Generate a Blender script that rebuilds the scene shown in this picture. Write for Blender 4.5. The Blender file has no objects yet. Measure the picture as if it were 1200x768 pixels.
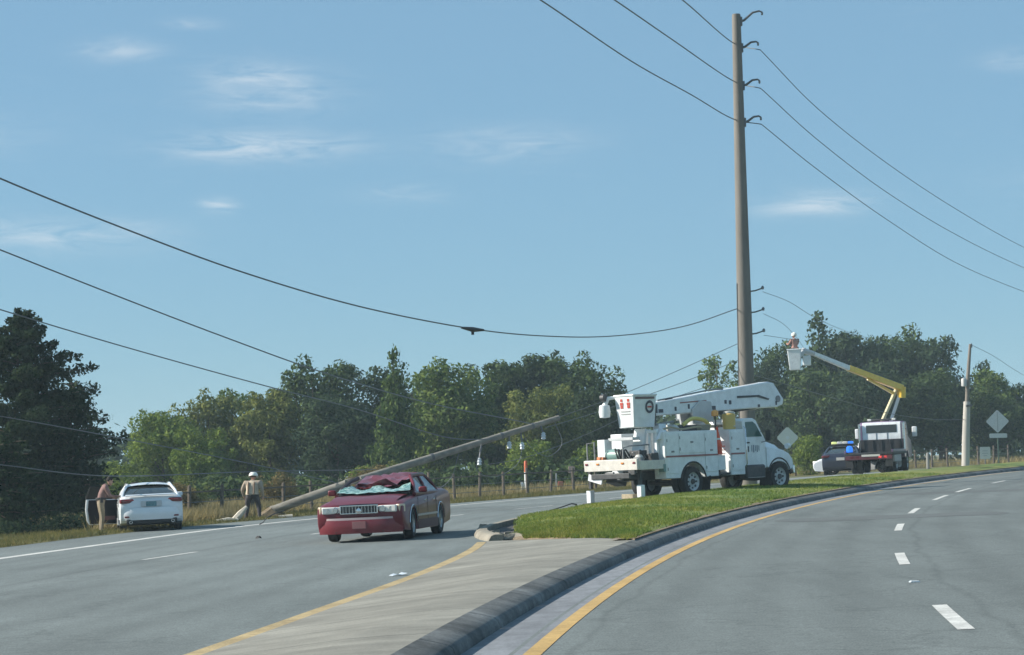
import bpy, bmesh, math, random
import numpy as np
from mathutils import Vector, Matrix, Euler
R = math.radians
scene = bpy.context.scene
COL = scene.collection

# ------------------------------------------------------------------ camera
PITCH, ROLL = math.atan(159.8 / 2650), R(1.2)
cam_d = bpy.data.cameras.new('camera'); cam = bpy.data.objects.new('camera', cam_d); COL.objects.link(cam)
cam_d.sensor_fit = 'HORIZONTAL'; cam_d.sensor_width = 36; cam_d.lens = 36 * 2650 / 1200
cam_d.clip_start = 0.2; cam_d.clip_end = 12000
fw = Vector((0, math.cos(PITCH), math.sin(PITCH))); u0 = Vector((0, -math.sin(PITCH), math.cos(PITCH))); r0 = Vector((1, 0, 0))
rt = r0 * math.cos(ROLL) - u0 * math.sin(ROLL); up = u0 * math.cos(ROLL) + r0 * math.sin(ROLL)
cam.matrix_world = Matrix.Translation((0, 0, 1.5)) @ Matrix((rt, up, -fw)).transposed().to_4x4()
scene.camera = cam

# ------------------------------------------------------------------ sky, sun, exposure
HAZE = 0.00045
SUN_EL, SUN_AZ = R(31), R(-89)          # azimuth measured from +Y towards +X: the sun stands to the left
world = bpy.data.worlds.new('World'); scene.world = world; world.use_nodes = True
nt = world.node_tree; nt.nodes.clear()
def wn(t, **k):
    n = nt.nodes.new(t)
    for a, b in k.items(): setattr(n, a, b)
    return n
sky = wn('ShaderNodeTexSky', sky_type='NISHITA', sun_disc=False, sun_elevation=SUN_EL, sun_rotation=SUN_AZ,
         air_density=1.0, dust_density=0.0, ozone_density=3.0, altitude=10)
SKY_TINT = (.54, .79, .98, 1); CLOUD_COL = (6.6, 7.1, 7.5, 1)
bg = wn('ShaderNodeBackground'); bg.inputs['Strength'].default_value = 0.07
out = wn('ShaderNodeOutputWorld')
# sky tint, and thin wispy clouds standing at their own bearings (x, z of the direction; half sizes; strength)
CLOUDS = [(-0.1105, 0.141, 0.0358, 0.0057, 0.62), (-0.1016, 0.1645, 0.0283, 0.0098, 0.34), (-0.1149, 0.173, 0.0189, 0.0049, 0.3), (-0.1278, 0.1153, 0.0075, 0.0034, 0.5), (0.1337, 0.1105, 0.0234, 0.0053, 0.42), (-0.1986, 0.1033, 0.0453, 0.0075, 0.36), (-0.0021, 0.1411, 0.034, 0.0075, 0.26), (-0.1673, 0.1818, 0.017, 0.0049, 0.3), (-0.1361, 0.1936, 0.0121, 0.0023, 0.3), (-0.0439, 0.1203, 0.0226, 0.0042, 0.2), (0.2182, 0.1685, 0.0151, 0.0045, 0.2), (-0.2862, 0.1475, 0.0604, 0.0113, 0.4), (0.3061, 0.1167, 0.0642, 0.0098, 0.4)]
tint = wn('ShaderNodeMix', data_type='RGBA', blend_type='MULTIPLY'); tint.inputs['Factor'].default_value = 1; tint.inputs['B'].default_value = SKY_TINT
tc = wn('ShaderNodeTexCoord'); sp = wn('ShaderNodeSeparateXYZ'); L = nt.links.new
L(tc.outputs['Generated'], sp.inputs['Vector']); L(sky.outputs['Color'], tint.inputs['A'])
def mth(op, a, b=None, clamp=False):
    n = wn('ShaderNodeMath', operation=op, use_clamp=clamp)
    for i, v in enumerate((a, b)):
        if v is None: continue
        if isinstance(v, (int, float)): n.inputs[i].default_value = v
        else: L(v, n.inputs[i])
    return n.outputs[0]
mp = wn('ShaderNodeMapping'); mp.inputs['Scale'].default_value = (1, 1, 5); mp.inputs['Location'].default_value = (1.7, .4, 2.3); L(tc.outputs['Generated'], mp.inputs['Vector'])
n1 = wn('ShaderNodeTexNoise'); n1.inputs['Scale'].default_value = 34; n1.inputs['Detail'].default_value = 10; n1.inputs['Roughness'].default_value = .62; n1.inputs['Distortion'].default_value = .9; L(mp.outputs['Vector'], n1.inputs['Vector'])
wisp = mth('MULTIPLY', mth('SUBTRACT', n1.outputs['Fac'], .34), 3.2, True)
total = mth('MULTIPLY', mth('SUBTRACT', n1.outputs['Fac'], .62, True), .25)
for cx_, cz_, wx_, wz_, s_ in CLOUDS:
    dx = mth('DIVIDE', mth('SUBTRACT', sp.outputs['X'], cx_), wx_); dz = mth('DIVIDE', mth('SUBTRACT', sp.outputs['Z'], cz_), wz_)
    r2 = mth('ADD', mth('MULTIPLY', dx, dx), mth('MULTIPLY', dz, dz))
    total = mth('ADD', total, mth('MULTIPLY', mth('EXPONENT', mth('MULTIPLY', r2, -1.1)), mth('MULTIPLY', wisp, s_ * 1.25)))
mx = wn('ShaderNodeMix', data_type='RGBA'); mx.inputs['B'].default_value = CLOUD_COL
veil = wn('ShaderNodeMix', data_type='RGBA'); veil.inputs['Factor'].default_value = .64; veil.inputs['B'].default_value = (2.42, 4.15, 5.45, 1)   # a thin even veil of high cloud flattens the sky
L(tint.outputs['Result'], veil.inputs['A']); L(mth('MULTIPLY', total, 1.0, True), mx.inputs['Factor']); L(veil.outputs['Result'], mx.inputs['A']); L(mx.outputs['Result'], bg.inputs['Color'])
L(bg.outputs['Background'], out.inputs['Surface'])

sd = bpy.data.lights.new('sun', 'SUN'); sun = bpy.data.objects.new('sun', sd); COL.objects.link(sun)
sd.energy = 4.6; sd.angle = R(0.6); sd.color = (1.0, 0.93, 0.82)
to_sun = Vector((math.sin(SUN_AZ) * math.cos(SUN_EL), math.cos(SUN_AZ) * math.cos(SUN_EL), math.sin(SUN_EL)))
sun.rotation_euler = to_sun.to_track_quat('Z', 'Y').to_euler(); sun.location = (0, 0, 60)
scene.view_settings.view_transform = 'Standard'; scene.view_settings.look = 'None'
scene.view_settings.gamma = 1.0; scene.view_settings.exposure = 0.78
scene.cycles.max_bounces = 6; scene.cycles.transparent_max_bounces = 6

# ------------------------------------------------------------------ ground shape: the whole site climbs gently to the right
S = math.tan(R(1.5))
def gz(x): return S * 60 * math.tanh(x / 60)
def gslope(x): return S / math.cosh(x / 60) ** 2

# ------------------------------------------------------------------ materials
MATS = {}
def mat(name, col, rough=0.6, metal=0.0, noise=0.0, scale=8.0, spec=0.5, coat=0.0, emit=None, col2=None, bump=0.0, bscale=60, alpha=None, trans=0.0, detail=4, stretch=None):
    if name in MATS: return MATS[name]
    m = bpy.data.materials.new(name); m.use_nodes = True; t = m.node_tree; b = t.nodes['Principled BSDF']
    c = (*col, 1)
    b.inputs['Base Color'].default_value = c; b.inputs['Roughness'].default_value = rough; b.inputs['Metallic'].default_value = metal
    b.inputs['Specular IOR Level'].default_value = spec; b.inputs['Coat Weight'].default_value = coat; b.inputs['Coat Roughness'].default_value = 0.06
    if trans: b.inputs['Transmission Weight'].default_value = trans
    if emit: b.inputs['Emission Color'].default_value = (*emit[0], 1); b.inputs['Emission Strength'].default_value = emit[1]
    co = t.nodes.new('ShaderNodeTexCoord')
    src = co.outputs['Object']
    if stretch:
        mm = t.nodes.new('ShaderNodeMapping'); mm.inputs['Scale'].default_value = stretch; t.links.new(src, mm.inputs['Vector']); src = mm.outputs['Vector']
    if noise or col2:
        n = t.nodes.new('ShaderNodeTexNoise'); n.inputs['Scale'].default_value = scale; n.inputs['Detail'].default_value = detail; n.inputs['Roughness'].default_value = 0.6
        t.links.new(src, n.inputs['Vector'])
        r = t.nodes.new('ShaderNodeValToRGB'); e = r.color_ramp.elements; e[0].position = 0.32; e[1].position = 0.68
        d = col2 if col2 else tuple(max(0, x * (1 - noise)) for x in col)
        e[0].color = (*d, 1); e[1].color = (*(tuple(min(1, x * (1 + noise)) for x in col)), 1)
        t.links.new(n.outputs['Fac'], r.inputs['Fac']); t.links.new(r.outputs['Color'], b.inputs['Base Color'])
    if bump:
        n = t.nodes.new('ShaderNodeTexNoise'); n.inputs['Scale'].default_value = bscale; n.inputs['Detail'].default_value = 5
        t.links.new(src, n.inputs['Vector'])
        bp = t.nodes.new('ShaderNodeBump'); bp.inputs['Strength'].default_value = bump; bp.inputs['Distance'].default_value = 0.02
        t.links.new(n.outputs['Fac'], bp.inputs['Height']); t.links.new(bp.outputs['Normal'], b.inputs['Normal'])
    MATS[name] = m; return m

def ramp_noise(t, src, scale, p0, p1, c0, c1, detail=4, rough=0.6):
    n = t.nodes.new('ShaderNodeTexNoise'); n.inputs['Scale'].default_value = scale; n.inputs['Detail'].default_value = detail; n.inputs['Roughness'].default_value = rough
    t.links.new(src, n.inputs['Vector'])
    r = t.nodes.new('ShaderNodeValToRGB'); e = r.color_ramp.elements; e[0].position = p0; e[1].position = p1
    e[0].color = (*c0, 1); e[1].color = (*c1, 1); t.links.new(n.outputs['Fac'], r.inputs['Fac']); return r.outputs['Color']
def mulc(t, a, b, fac=1.0):
    m = t.nodes.new('ShaderNodeMix'); m.data_type = 'RGBA'; m.blend_type = 'MULTIPLY'; m.inputs['Factor'].default_value = fac
    t.links.new(a, m.inputs['A']); t.links.new(b, m.inputs['B']); return m.outputs['Result']
def mixc(t, a, b, fac):
    m = t.nodes.new('ShaderNodeMix'); m.data_type = 'RGBA'
    t.links.new(a, m.inputs['A']); t.links.new(b, m.inputs['B']); t.links.new(fac, m.inputs['Factor']); return m.outputs['Result']
def setting_mat(name, base, patches=(), wear=(), speckle=0.25, speck_scale=90, rough=0.9, bump=0.3, bscale=80, spec=0.25, cracks=0.0, stretch=None):
    """ground material: base colour x several noise layers (scale, dark multiplier, bright multiplier), plus fine aggregate speckle"""
    m = bpy.data.materials.new(name); m.use_nodes = True; t = m.node_tree; b = t.nodes['Principled BSDF']
    b.inputs['Roughness'].default_value = rough; b.inputs['Specular IOR Level'].default_value = spec
    co = t.nodes.new('ShaderNodeTexCoord'); src = co.outputs['Object']
    srcs = src
    if stretch:
        mm = t.nodes.new('ShaderNodeMapping'); mm.inputs['Scale'].default_value = stretch[0]; mm.inputs['Rotation'].default_value = (0, 0, stretch[1])
        t.links.new(src, mm.inputs['Vector']); srcs = mm.outputs['Vector']
    rgb = t.nodes.new('ShaderNodeRGB'); rgb.outputs[0].default_value = (*base, 1); c = rgb.outputs[0]
    for i, (sc, lo, hi) in enumerate(patches):
        lo = lo if isinstance(lo, tuple) else (lo,) * 3; hi = hi if isinstance(hi, tuple) else (hi,) * 3
        c = mulc(t, c, ramp_noise(t, srcs if i % 2 == 0 else src, sc, 0.3, 0.7, lo, hi, detail=5))
    c = mulc(t, c, ramp_noise(t, src, speck_scale, 0.3, 0.7, (1 - speckle,) * 3, (1 + speckle,) * 3, detail=2))
    if cracks:
        v = t.nodes.new('ShaderNodeTexVoronoi'); v.feature = 'DISTANCE_TO_EDGE'; v.inputs['Scale'].default_value = 0.22
        nd = t.nodes.new('ShaderNodeTexNoise'); nd.inputs['Scale'].default_value = 1.2; nd.inputs['Detail'].default_value = 6
        t.links.new(src, nd.inputs['Vector'])
        va = t.nodes.new('ShaderNodeVectorMath'); va.operation = 'ADD'; vs = t.nodes.new('ShaderNodeVectorMath'); vs.operation = 'SCALE'; vs.inputs['Scale'].default_value = 1.6
        t.links.new(nd.outputs['Color'], vs.inputs[0]); t.links.new(src, va.inputs[0]); t.links.new(vs.outputs[0], va.inputs[1]); t.links.new(va.outputs[0], v.inputs['Vector'])
        r = t.nodes.new('ShaderNodeMapRange'); r.inputs['From Min'].default_value = 0.004; r.inputs['From Max'].default_value = 0.012; r.inputs['To Min'].default_value = 1 - cracks; r.inputs['To Max'].default_value = 1
        t.links.new(v.outputs['Distance'], r.inputs['Value'])
        cc = t.nodes.new('ShaderNodeCombineColor')
        for k in range(3): t.links.new(r.outputs['Result'], cc.inputs[k])
        c = mulc(t, c, cc.outputs[0])
    if wear:      # polished wheel tracks and the oily lane centre: bands at set distances (metres) from the road edge, broken up by noise
        uv = t.nodes.new('ShaderNodeUVMap'); uv.uv_map = 'across'; sx = t.nodes.new('ShaderNodeSeparateXYZ'); t.links.new(uv.outputs[0], sx.inputs[0])
        def mt(op, a, b_):
            q = t.nodes.new('ShaderNodeMath'); q.operation = op
            for i, v_ in enumerate((a, b_)):
                if isinstance(v_, (int, float)): q.inputs[i].default_value = v_
                else: t.links.new(v_, q.inputs[i])
            return q.outputs[0]
        nn = t.nodes.new('ShaderNodeTexNoise'); nn.inputs['Scale'].default_value = .35; nn.inputs['Detail'].default_value = 6; t.links.new(src, nn.inputs['Vector'])
        xx = mt('ADD', sx.outputs[0], mt('MULTIPLY', mt('SUBTRACT', nn.outputs['Fac'], .5), .5)); tot = None
        for pos, wd, amt in wear:
            g = mt('DIVIDE', mt('SUBTRACT', xx, pos), wd); g = mt('MULTIPLY', mt('EXPONENT', mt('MULTIPLY', mt('MULTIPLY', g, g), -1.0), 0), amt); tot = g if tot is None else mt('ADD', tot, g)
        k = mt('SUBTRACT', 1.0, mt('MULTIPLY', tot, mt('ADD', nn.outputs['Fac'], .5)))
        cc = t.nodes.new('ShaderNodeCombineColor')
        for q in range(3): t.links.new(k, cc.inputs[q])
        c = mulc(t, c, cc.outputs[0])
    t.links.new(c, b.inputs['Base Color'])
    n = t.nodes.new('ShaderNodeTexNoise'); n.inputs['Scale'].default_value = bscale; n.inputs['Detail'].default_value = 4; t.links.new(src, n.inputs['Vector'])
    bp = t.nodes.new('ShaderNodeBump'); bp.inputs['Strength'].default_value = bump; bp.inputs['Distance'].default_value = 0.015
    t.links.new(n.outputs['Fac'], bp.inputs['Height']); t.links.new(bp.outputs['Normal'], b.inputs['Normal'])
    MATS[name] = m; return m

def leaf_mat(name, c0, c1, trans=0.25, nsc=.55, lo=(0.72, 0.78, 0.80), hi=(1.25, 1.18, 0.95)):
    m = bpy.data.materials.new(name); m.use_nodes = True; t = m.node_tree; t.nodes.clear()
    o = t.nodes.new('ShaderNodeOutputMaterial'); g = t.nodes.new('ShaderNodeNewGeometry')
    r = t.nodes.new('ShaderNodeValToRGB'); e = r.color_ramp.elements; e[0].color = (*c0, 1); e[1].color = (*c1, 1)
    t.links.new(g.outputs['Random Per Island'], r.inputs['Fac'])
    co = t.nodes.new('ShaderNodeTexCoord')
    c = mulc(t, r.outputs['Color'], ramp_noise(t, co.outputs['Object'], nsc, 0.3, 0.7, lo, hi, detail=3))
    d = t.nodes.new('ShaderNodeBsdfDiffuse'); tr = t.nodes.new('ShaderNodeBsdfTranslucent'); mxs = t.nodes.new('ShaderNodeMixShader'); mxs.inputs[0].default_value = trans
    t.links.new(c, d.inputs['Color']); t.links.new(c, tr.inputs['Color']); t.links.new(d.outputs[0], mxs.inputs[1]); t.links.new(tr.outputs[0], mxs.inputs[2])
    t.links.new(mxs.outputs[0], o.inputs['Surface']); MATS[name] = m; return m

# ------------------------------------------------------------------ mesh helpers
class MB:
    def __init__(s): s.v = []; s.f = []; s.m = []
    def add(s, vs, fs, m=0):
        o = len(s.v); s.v += [tuple(p) for p in vs]; s.f += [tuple(i + o for i in f) for f in fs]; s.m += [m] * len(fs); return s
    def box(s, c, d, rot=None, m=0, taper=1.0):
        hx, hy, hz = d[0] / 2, d[1] / 2, d[2] / 2
        vs = [Vector((x * hx * (taper if z > 0 else 1), y * hy * (taper if z > 0 else 1), z * hz)) for z in (-1, 1) for y in (-1, 1) for x in (-1, 1)]
        if rot is not None:
            q = rot if isinstance(rot, Matrix) else Euler(rot).to_matrix(); vs = [q @ p for p in vs]
        vs = [p + Vector(c) for p in vs]
        return s.add(vs, [(0, 2, 3, 1), (4, 5, 7, 6), (0, 1, 5, 4), (2, 6, 7, 3), (0, 4, 6, 2), (1, 3, 7, 5)], m)
    def span(s, x0, x1, y0, y1, z0, z1, m=0): return s.box(((x0 + x1) / 2, (y0 + y1) / 2, (z0 + z1) / 2), (abs(x1 - x0), abs(y1 - y0), abs(z1 - z0)), m=m)
    def tube(s, pts, rad, seg=8, m=0, cap=True):
        pts = [Vector(p) for p in pts]; n = len(pts); rads = rad if isinstance(rad, (list, tuple)) else [rad] * n
        vs = []; ref = None
        for i, p in enumerate(pts):
            t = (pts[min(i + 1, n - 1)] - pts[max(i - 1, 0)]).normalized()
            if ref is None: ref = Vector((0, 0, 1)) if abs(t.z) < 0.9 else Vector((1, 0, 0))
            a = t.cross(ref).normalized(); b = a.cross(t).normalized(); ref = b
            for k in range(seg):
                w = 2 * math.pi * k / seg; vs.append(p + (a * math.cos(w) + b * math.sin(w)) * rads[i])
        fs = [(i * seg + k, i * seg + (k + 1) % seg, (i + 1) * seg + (k + 1) % seg, (i + 1) * seg + k) for i in range(n - 1) for k in range(seg)]
        if cap: fs += [tuple(range(seg))[::-1], tuple((n - 1) * seg + k for k in range(seg))]
        return s.add(vs, fs, m)
    def lathe(s, prof, seg=20, axis='z', c=(0, 0, 0), m=0, closed=False):
        vs = []
        for r, h in prof:
            for k in range(seg):
                w = 2 * math.pi * k / seg; a, b = r * math.cos(w), r * math.sin(w)
                vs.append({'z': (a, b, h), 'y': (a, h, b), 'x': (h, a, b)}[axis])
        vs = [Vector(p) + Vector(c) for p in vs]; n = len(prof)
        fs = [(i * seg + k, i * seg + (k + 1) % seg, (i + 1) * seg + (k + 1) % seg, (i + 1) * seg + k) for i in range(n - 1) for k in range(seg)]
        if closed: fs += [((n - 1) * seg + k, (n - 1) * seg + (k + 1) % seg, (k + 1) % seg, k) for k in range(seg)]
        else: fs += [tuple(range(seg))[::-1], tuple((n - 1) * seg + k for k in range(seg))]
        return s.add(vs, fs, m)
    def prism(s, outline, stations, m=0):
        """outline [(x,z)] carried through stations [(y, sx, sz, cx, cz)] across the width"""
        vs = []; k = len(outline)
        for (y, sx, sz, cx, cz) in stations:
            vs += [(cx + (x - cx) * sx, y, cz + (z - cz) * (sz if z > cz else 1)) for x, z in outline]
        n = len(stations)
        fs = [(i * k + j, i * k + (j + 1) % k, (i + 1) * k + (j + 1) % k, (i + 1) * k + j) for i in range(n - 1) for j in range(k)]
        fs += [tuple(range(k))[::-1], tuple((n - 1) * k + j for j in range(k))]
        return s.add(vs, fs, m)
    def slab(s, outline, y0, y1, m=0): return s.prism(outline, [(y0, 1, 1, 0, 0), (y1, 1, 1, 0, 0)], m)
    def grid(s, fn, nu, nv, m=0, close=False):
        vs = [fn(i / nu, j / nv) for j in range(nv + 1) for i in range(nu + 1)]
        fs = [(j * (nu + 1) + i, j * (nu + 1) + i + 1, (j + 1) * (nu + 1) + i + 1, (j + 1) * (nu + 1) + i) for j in range(nv) for i in range(nu)]
        return s.add(vs, fs, m)
    def quad_panel(s, a, b, c, d, u0=0, u1=1, v0=0, v1=1, off=0.0, thick=0.02, m=0):
        """a thin panel on the quad a(bottom start) b(bottom end) c(top end) d(top start)"""
        a, b, c, d = map(Vector, (a, b, c, d))
        P = lambda u, v: (a * (1 - u) + b * u) * (1 - v) + (d * (1 - u) + c * u) * v
        n = (b - a).cross(d - a).normalized()
        q = [P(u0, v0), P(u1, v0), P(u1, v1), P(u0, v1)]
        top = [p + n * off for p in q]; bot = [p + n * (off - thick) for p in q]
        return s.add(top + bot, [(0, 1, 2, 3), (4, 7, 6, 5), (0, 4, 5, 1), (1, 5, 6, 2), (2, 6, 7, 3), (3, 7, 4, 0)], m)
    def mesh(s, name, mats, smooth=True, ang=38, recalc=True):
        me = bpy.data.meshes.new(name); me.from_pydata(s.v, [], s.f)
        for mm in (mats if isinstance(mats, (list, tuple)) else [mats]): me.materials.append(mm)
        me.polygons.foreach_set('material_index', s.m)
        if recalc:
            bm = bmesh.new(); bm.from_mesh(me); bmesh.ops.recalc_face_normals(bm, faces=bm.faces); bm.to_mesh(me); bm.free()
        me.update()
        if smooth:
            me.polygons.foreach_set('use_smooth', [True] * len(me.polygons)); me.set_sharp_from_angle(angle=R(ang))
        return me
    def build(s, name, mats, parent=None, smooth=True, ang=38, bevel=0.0, recalc=True, seg=2):
        o = bpy.data.objects.new(name, s.mesh(name, mats, smooth, ang, recalc)); COL.objects.link(o)
        if parent is not None: o.parent = parent
        if bevel:
            b = o.modifiers.new('edge', 'BEVEL'); b.width = bevel; b.segments = seg; b.limit_method = 'ANGLE'; b.angle_limit = R(40)
        return o

def tag(o, label, cat, group=None, kind=None):
    o['label'] = label; o['category'] = cat
    if group: o['group'] = group
    if kind: o['kind'] = kind
    return o
def structure(o): o['kind'] = 'structure'; return o
def thing(name, label, cat, loc, rotz=0.0, group=None, tilt=False):
    o = bpy.data.objects.new(name, None); COL.objects.link(o); o.empty_display_size = 0.3
    q = Matrix.Rotation(rotz, 3, 'Z')
    if tilt: q = Matrix.Rotation(-math.atan(gslope(loc[0])), 3, 'Y') @ q
    o.matrix_world = Matrix.Translation(loc) @ q.to_4x4()
    return tag(o, label, cat, group)
def dup(root, loc, rotz=None, scale=None, label=None):
    r = root.copy(); COL.objects.link(r); r.location = loc
    if rotz is not None: r.rotation_euler = (0, 0, rotz)
    if scale is not None: r.scale = scale
    if label: r['label'] = label
    for ch in list(root.children):
        c = ch.copy(); COL.objects.link(c); c.parent = r
        for g in ch.children:
            d = g.copy(); COL.objects.link(d); d.parent = c
    return r
def spline(pts, n=12):
    """Catmull-Rom through 3-D points"""
    P = [Vector(p) for p in pts]; P = [P[0] * 2 - P[1]] + P + [P[-1] * 2 - P[-2]]; o = []
    for i in range(1, len(P) - 2):
        a, b, c, d = P[i - 1:i + 3]
        for k in range(n):
            t = k / n; o.append(0.5 * ((2 * b) + (c - a) * t + (2 * a - 5 * b + 4 * c - d) * t * t + (3 * b - a - 3 * c + d) * t ** 3))
    o.append(P[-2]); return o

# ------------------------------------------------------------------ road lines: X as a function of Y
def interp(tab):
    ys = np.array([a for a, b in tab], float); xs = np.array([b for a, b in tab], float)
    # smooth (cubic Hermite) interpolation
    d = np.gradient(xs, ys)
    def f(y):
        y = min(max(y, ys[0]), ys[-1]); i = min(int(np.searchsorted(ys, y, 'right')) - 1, len(ys) - 2); h = ys[i + 1] - ys[i]; t = (y - ys[i]) / h
        return float((2*t**3-3*t**2+1)*xs[i] + (t**3-2*t**2+t)*h*d[i] + (-2*t**3+3*t**2)*xs[i+1] + (t**3-t**2)*h*d[i+1])
    return f
def RY(y):                       # yellow line of the near (right-hand) roadway
    d = y - 18; return 0.12 + 0.1064 * d + 0.00168 * d * d
EL = interp([(-20, -17.0), (0, -16.0), (20, -14.0), (35, -12.3), (48.3, -10.95), (56.8, -9.95), (65.4, -8.85), (72.2, -7.4), (80, -5.0), (88.3, -2.1), (95, .56), (103, 4.3), (115, 10.6), (130, 19.5), (150, 33), (175, 52), (200, 73), (260, 130)])
PE = lambda y: EL(y) - (3.0 if y < 70 else max(2.2, 3.0 - (y - 70) * .04))
MLt = interp([(-20, -7.6), (0, -5.0), (10, -3.75), (19.3, -2.59), (25.1, -1.95), (31.4, -1.27), (35.7, -.90), (41.4, -.55), (45, -.46)])
GLt = interp([(44, -.45), (46, -.72), (48.5, -.88), (50.8, -.86), (53.5, -.62), (56.5, -.25), (59.7, .34), (65.6, 1.37), (70, 2.45), (76, 4.1), (82, 6.0), (90, 8.7), (100, 12.5), (110, 16.9), (130, 26.5), (150, 37), (175, 53), (200, 71), (260, 127)])
ML = lambda y: MLt(y) if y < 44.5 else GLt(y)
DASH = lambda y: RY(y) + 3.45

# ------------------------------------------------------------------ setting materials
asph_r = setting_mat('asphalt', (.145, .166, .164), [(0.35, .90, 1.10), (0.09, .86, 1.10), (2.5, .92, 1.06), (11, .88, 1.10)], speckle=.34, speck_scale=55, cracks=.14, wear=[(3.95, .05, .16), (.55, .04, .16), (1.05, 0.28, 0.13), (2.8, 0.28, 0.13), (1.93, 0.22, 0.09), (4.55, 0.28, 0.13), (6.3, 0.28, 0.13), (5.43, 0.22, 0.09), (8.05, 0.28, 0.13), (9.8, 0.28, 0.13), (8.93, 0.22, 0.09)], stretch=((1.0, .12, 1), R(-12)))
asph_l = setting_mat('asphalt_old', (.162, .186, .184), [(0.35, .88, 1.10), (0.11, .84, 1.12), (2.2, .91, 1.06), (10, .88, 1.10)], speckle=.34, speck_scale=50, cracks=.14, wear=[(7.4, .05, .14), (3.95, 0.28, 0.13), (5.7, 0.28, 0.13), (4.83, 0.22, 0.09), (7.45, 0.28, 0.13), (9.2, 0.28, 0.13), (8.33, 0.22, 0.09), (10.95, 0.28, 0.13), (12.7, 0.28, 0.13), (11.83, 0.22, 0.09), (13.9, 0.3, 0.1)], stretch=((1.0, .15, 1), R(-14)))
gutter_m = setting_mat('gutter_concrete', (.215, .230, .250), [(0.8, .74, 1.12), (3.0, .80, 1.10), (9, .85, 1.08)], speckle=.14, speck_scale=50, stretch=((1, .2, 1), R(-10)))
conc_m = setting_mat('median_concrete', (.262, .255, .222), [(0.55, .70, 1.12), (1.6, .80, 1.12), (5.0, .90, 1.06)], speckle=.14, speck_scale=45, stretch=((.25, 1.0, 1), R(12)))
kerb_m = setting_mat('kerb_concrete', (.155, .162, .160), [(1.0, .55, 1.25), (4.0, .75, 1.15)], speckle=.25, speck_scale=40)
kerb_pale = setting_mat('kerb_pale', (.30, .275, .225), [(1.2, .60, 1.1), (4.0, .8, 1.1)], speckle=.2, speck_scale=40)
white_p = setting_mat('white_paint', (.62, .62, .59), [(1.5, .75, 1.05), (6, .8, 1.08)], speckle=.18, speck_scale=45, rough=.7)
yell_p = setting_mat('yellow_paint', (.54, .36, .14), [(.8, .72, 1.05), (6, .82, 1.06)], speckle=.16, speck_scale=45, rough=.7)
yell_f = setting_mat('yellow_paint_faded', (.48, .37, .20), [(.8, .66, 1.05), (5, .75, 1.06)], speckle=.2, speck_scale=40, rough=.8)
soil_m = setting_mat('soil', (.21, .165, .11), [(.4, .7, 1.1), (2.2, .7, 1.15)], speckle=.3, speck_scale=14, bump=.8, bscale=10)
turf_m = setting_mat('turf', (.155, .195, .060), [(.22, (.55, .80, .65), (1.4, 1.10, 1.0)), (1.4, .74, 1.2), (.12, (.8, .9, .9), (1.2, 1.05, 1.0))], speckle=.35, speck_scale=22, bump=.9, bscale=18)
verge_m = setting_mat('verge_turf', (.115, .125, .052), [(.25, (.7, .75, .8), (1.35, 1.1, .95)), (1.1, .72, 1.2)], speckle=.35, speck_scale=16, bump=.9, bscale=14)
field_m = setting_mat('dry_field', (.240, .205, .125), [(.05, (.65, .8, .75), (1.12, 1.05, 1.0)), (.3, .75, 1.15), (2.0, .8, 1.15)], speckle=.3, speck_scale=9, bump=.8, bscale=8)

# ------------------------------------------------------------------ the ground sheet out to the horizon
def axis(near, far):
    a = list(np.arange(-near, near + .1, 4.0)); x = near
    while x < far: x = x * 1.35 + 2; a = [-x] + a + [x]
    return a
def build_ground():
    xs = axis(90, 900); ys = list(np.arange(-40, 270, 4.0)); y = 270
    while y < 900: y = y * 1.3; ys.append(y)
    y = -40.0
    while y > -500: y = y * 1.6; ys = [y] + ys
    rng = random.Random(4)
    v = []
    for y in ys:
        for x in xs:
            d = EL(min(max(y, -20), 260)) - x          # metres beyond the left road edge
            z = gz(x) - .09
            if d > 6: z += rng.uniform(-.05, .07) - .12 * min(1, (d - 6) / 6)
            v.append((x, y, z))
    nx = len(xs); f = [(j * nx + i, j * nx + i + 1, (j + 1) * nx + i + 1, (j + 1) * nx + i) for j in range(len(ys) - 1) for i in range(nx - 1)]
    mb = MB(); mb.v = v; mb.f = f; mb.m = [0] * len(f)
    return structure(mb.build('ground', field_m, recalc=False))
build_ground()

def yrange(a, b, near=1.5):
    r = [a]
    while r[-1] < b: r.append(min(b, r[-1] + max(near, abs(r[-1]) * .02)))
    return r
def strip(name, fl, fr, ys, dz, m, nu=1, parent=None, thick=0.0):
    mb = MB(); n = nu + 1
    for y in ys:
        a, b = fl(y), fr(y)
        for i in range(n):
            u = i / nu; x = a + (b - a) * u; mb.v.append((x, y, gz(x) + (dz(x, y, u) if callable(dz) else dz)))
    mb.f = [(j * n + i, j * n + i + 1, (j + 1) * n + i + 1, (j + 1) * n + i) for j in range(len(ys) - 1) for i in range(nu)]
    mb.m = [0] * len(mb.f)
    if thick:
        k = len(ys); off = len(mb.v); mb.v += [(x, y, z - thick) for x, y, z in mb.v]
        for j in range(k - 1):
            for i in (0, nu): a = j * n + i; mb.f.append((a, a + n, a + n + off, a + off)); mb.m.append(0)
        for i in range(nu):
            for j in (0, k - 1): a = j * n + i; mb.f.append((a, a + 1, a + 1 + off, a + off)); mb.m.append(0)
    o = mb.build(name, m, parent, recalc=bool(thick)); me = o.data; uvl = me.uv_layers.new(name='across'); vi = np.empty(len(me.loops), int); me.loops.foreach_get('vertex_index', vi)
    mid = np.array([(i % n) / nu * abs(fr(ys[(i // n) % len(ys)]) - fl(ys[(i // n) % len(ys)])) for i in range(len(mb.v))]); yy = np.array([p[1] for p in mb.v])
    uvl.data.foreach_set('uv', np.stack([mid[vi], yy[vi]], 1).ravel()); return structure(o)
YR = yrange(-18, 255)
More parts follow.
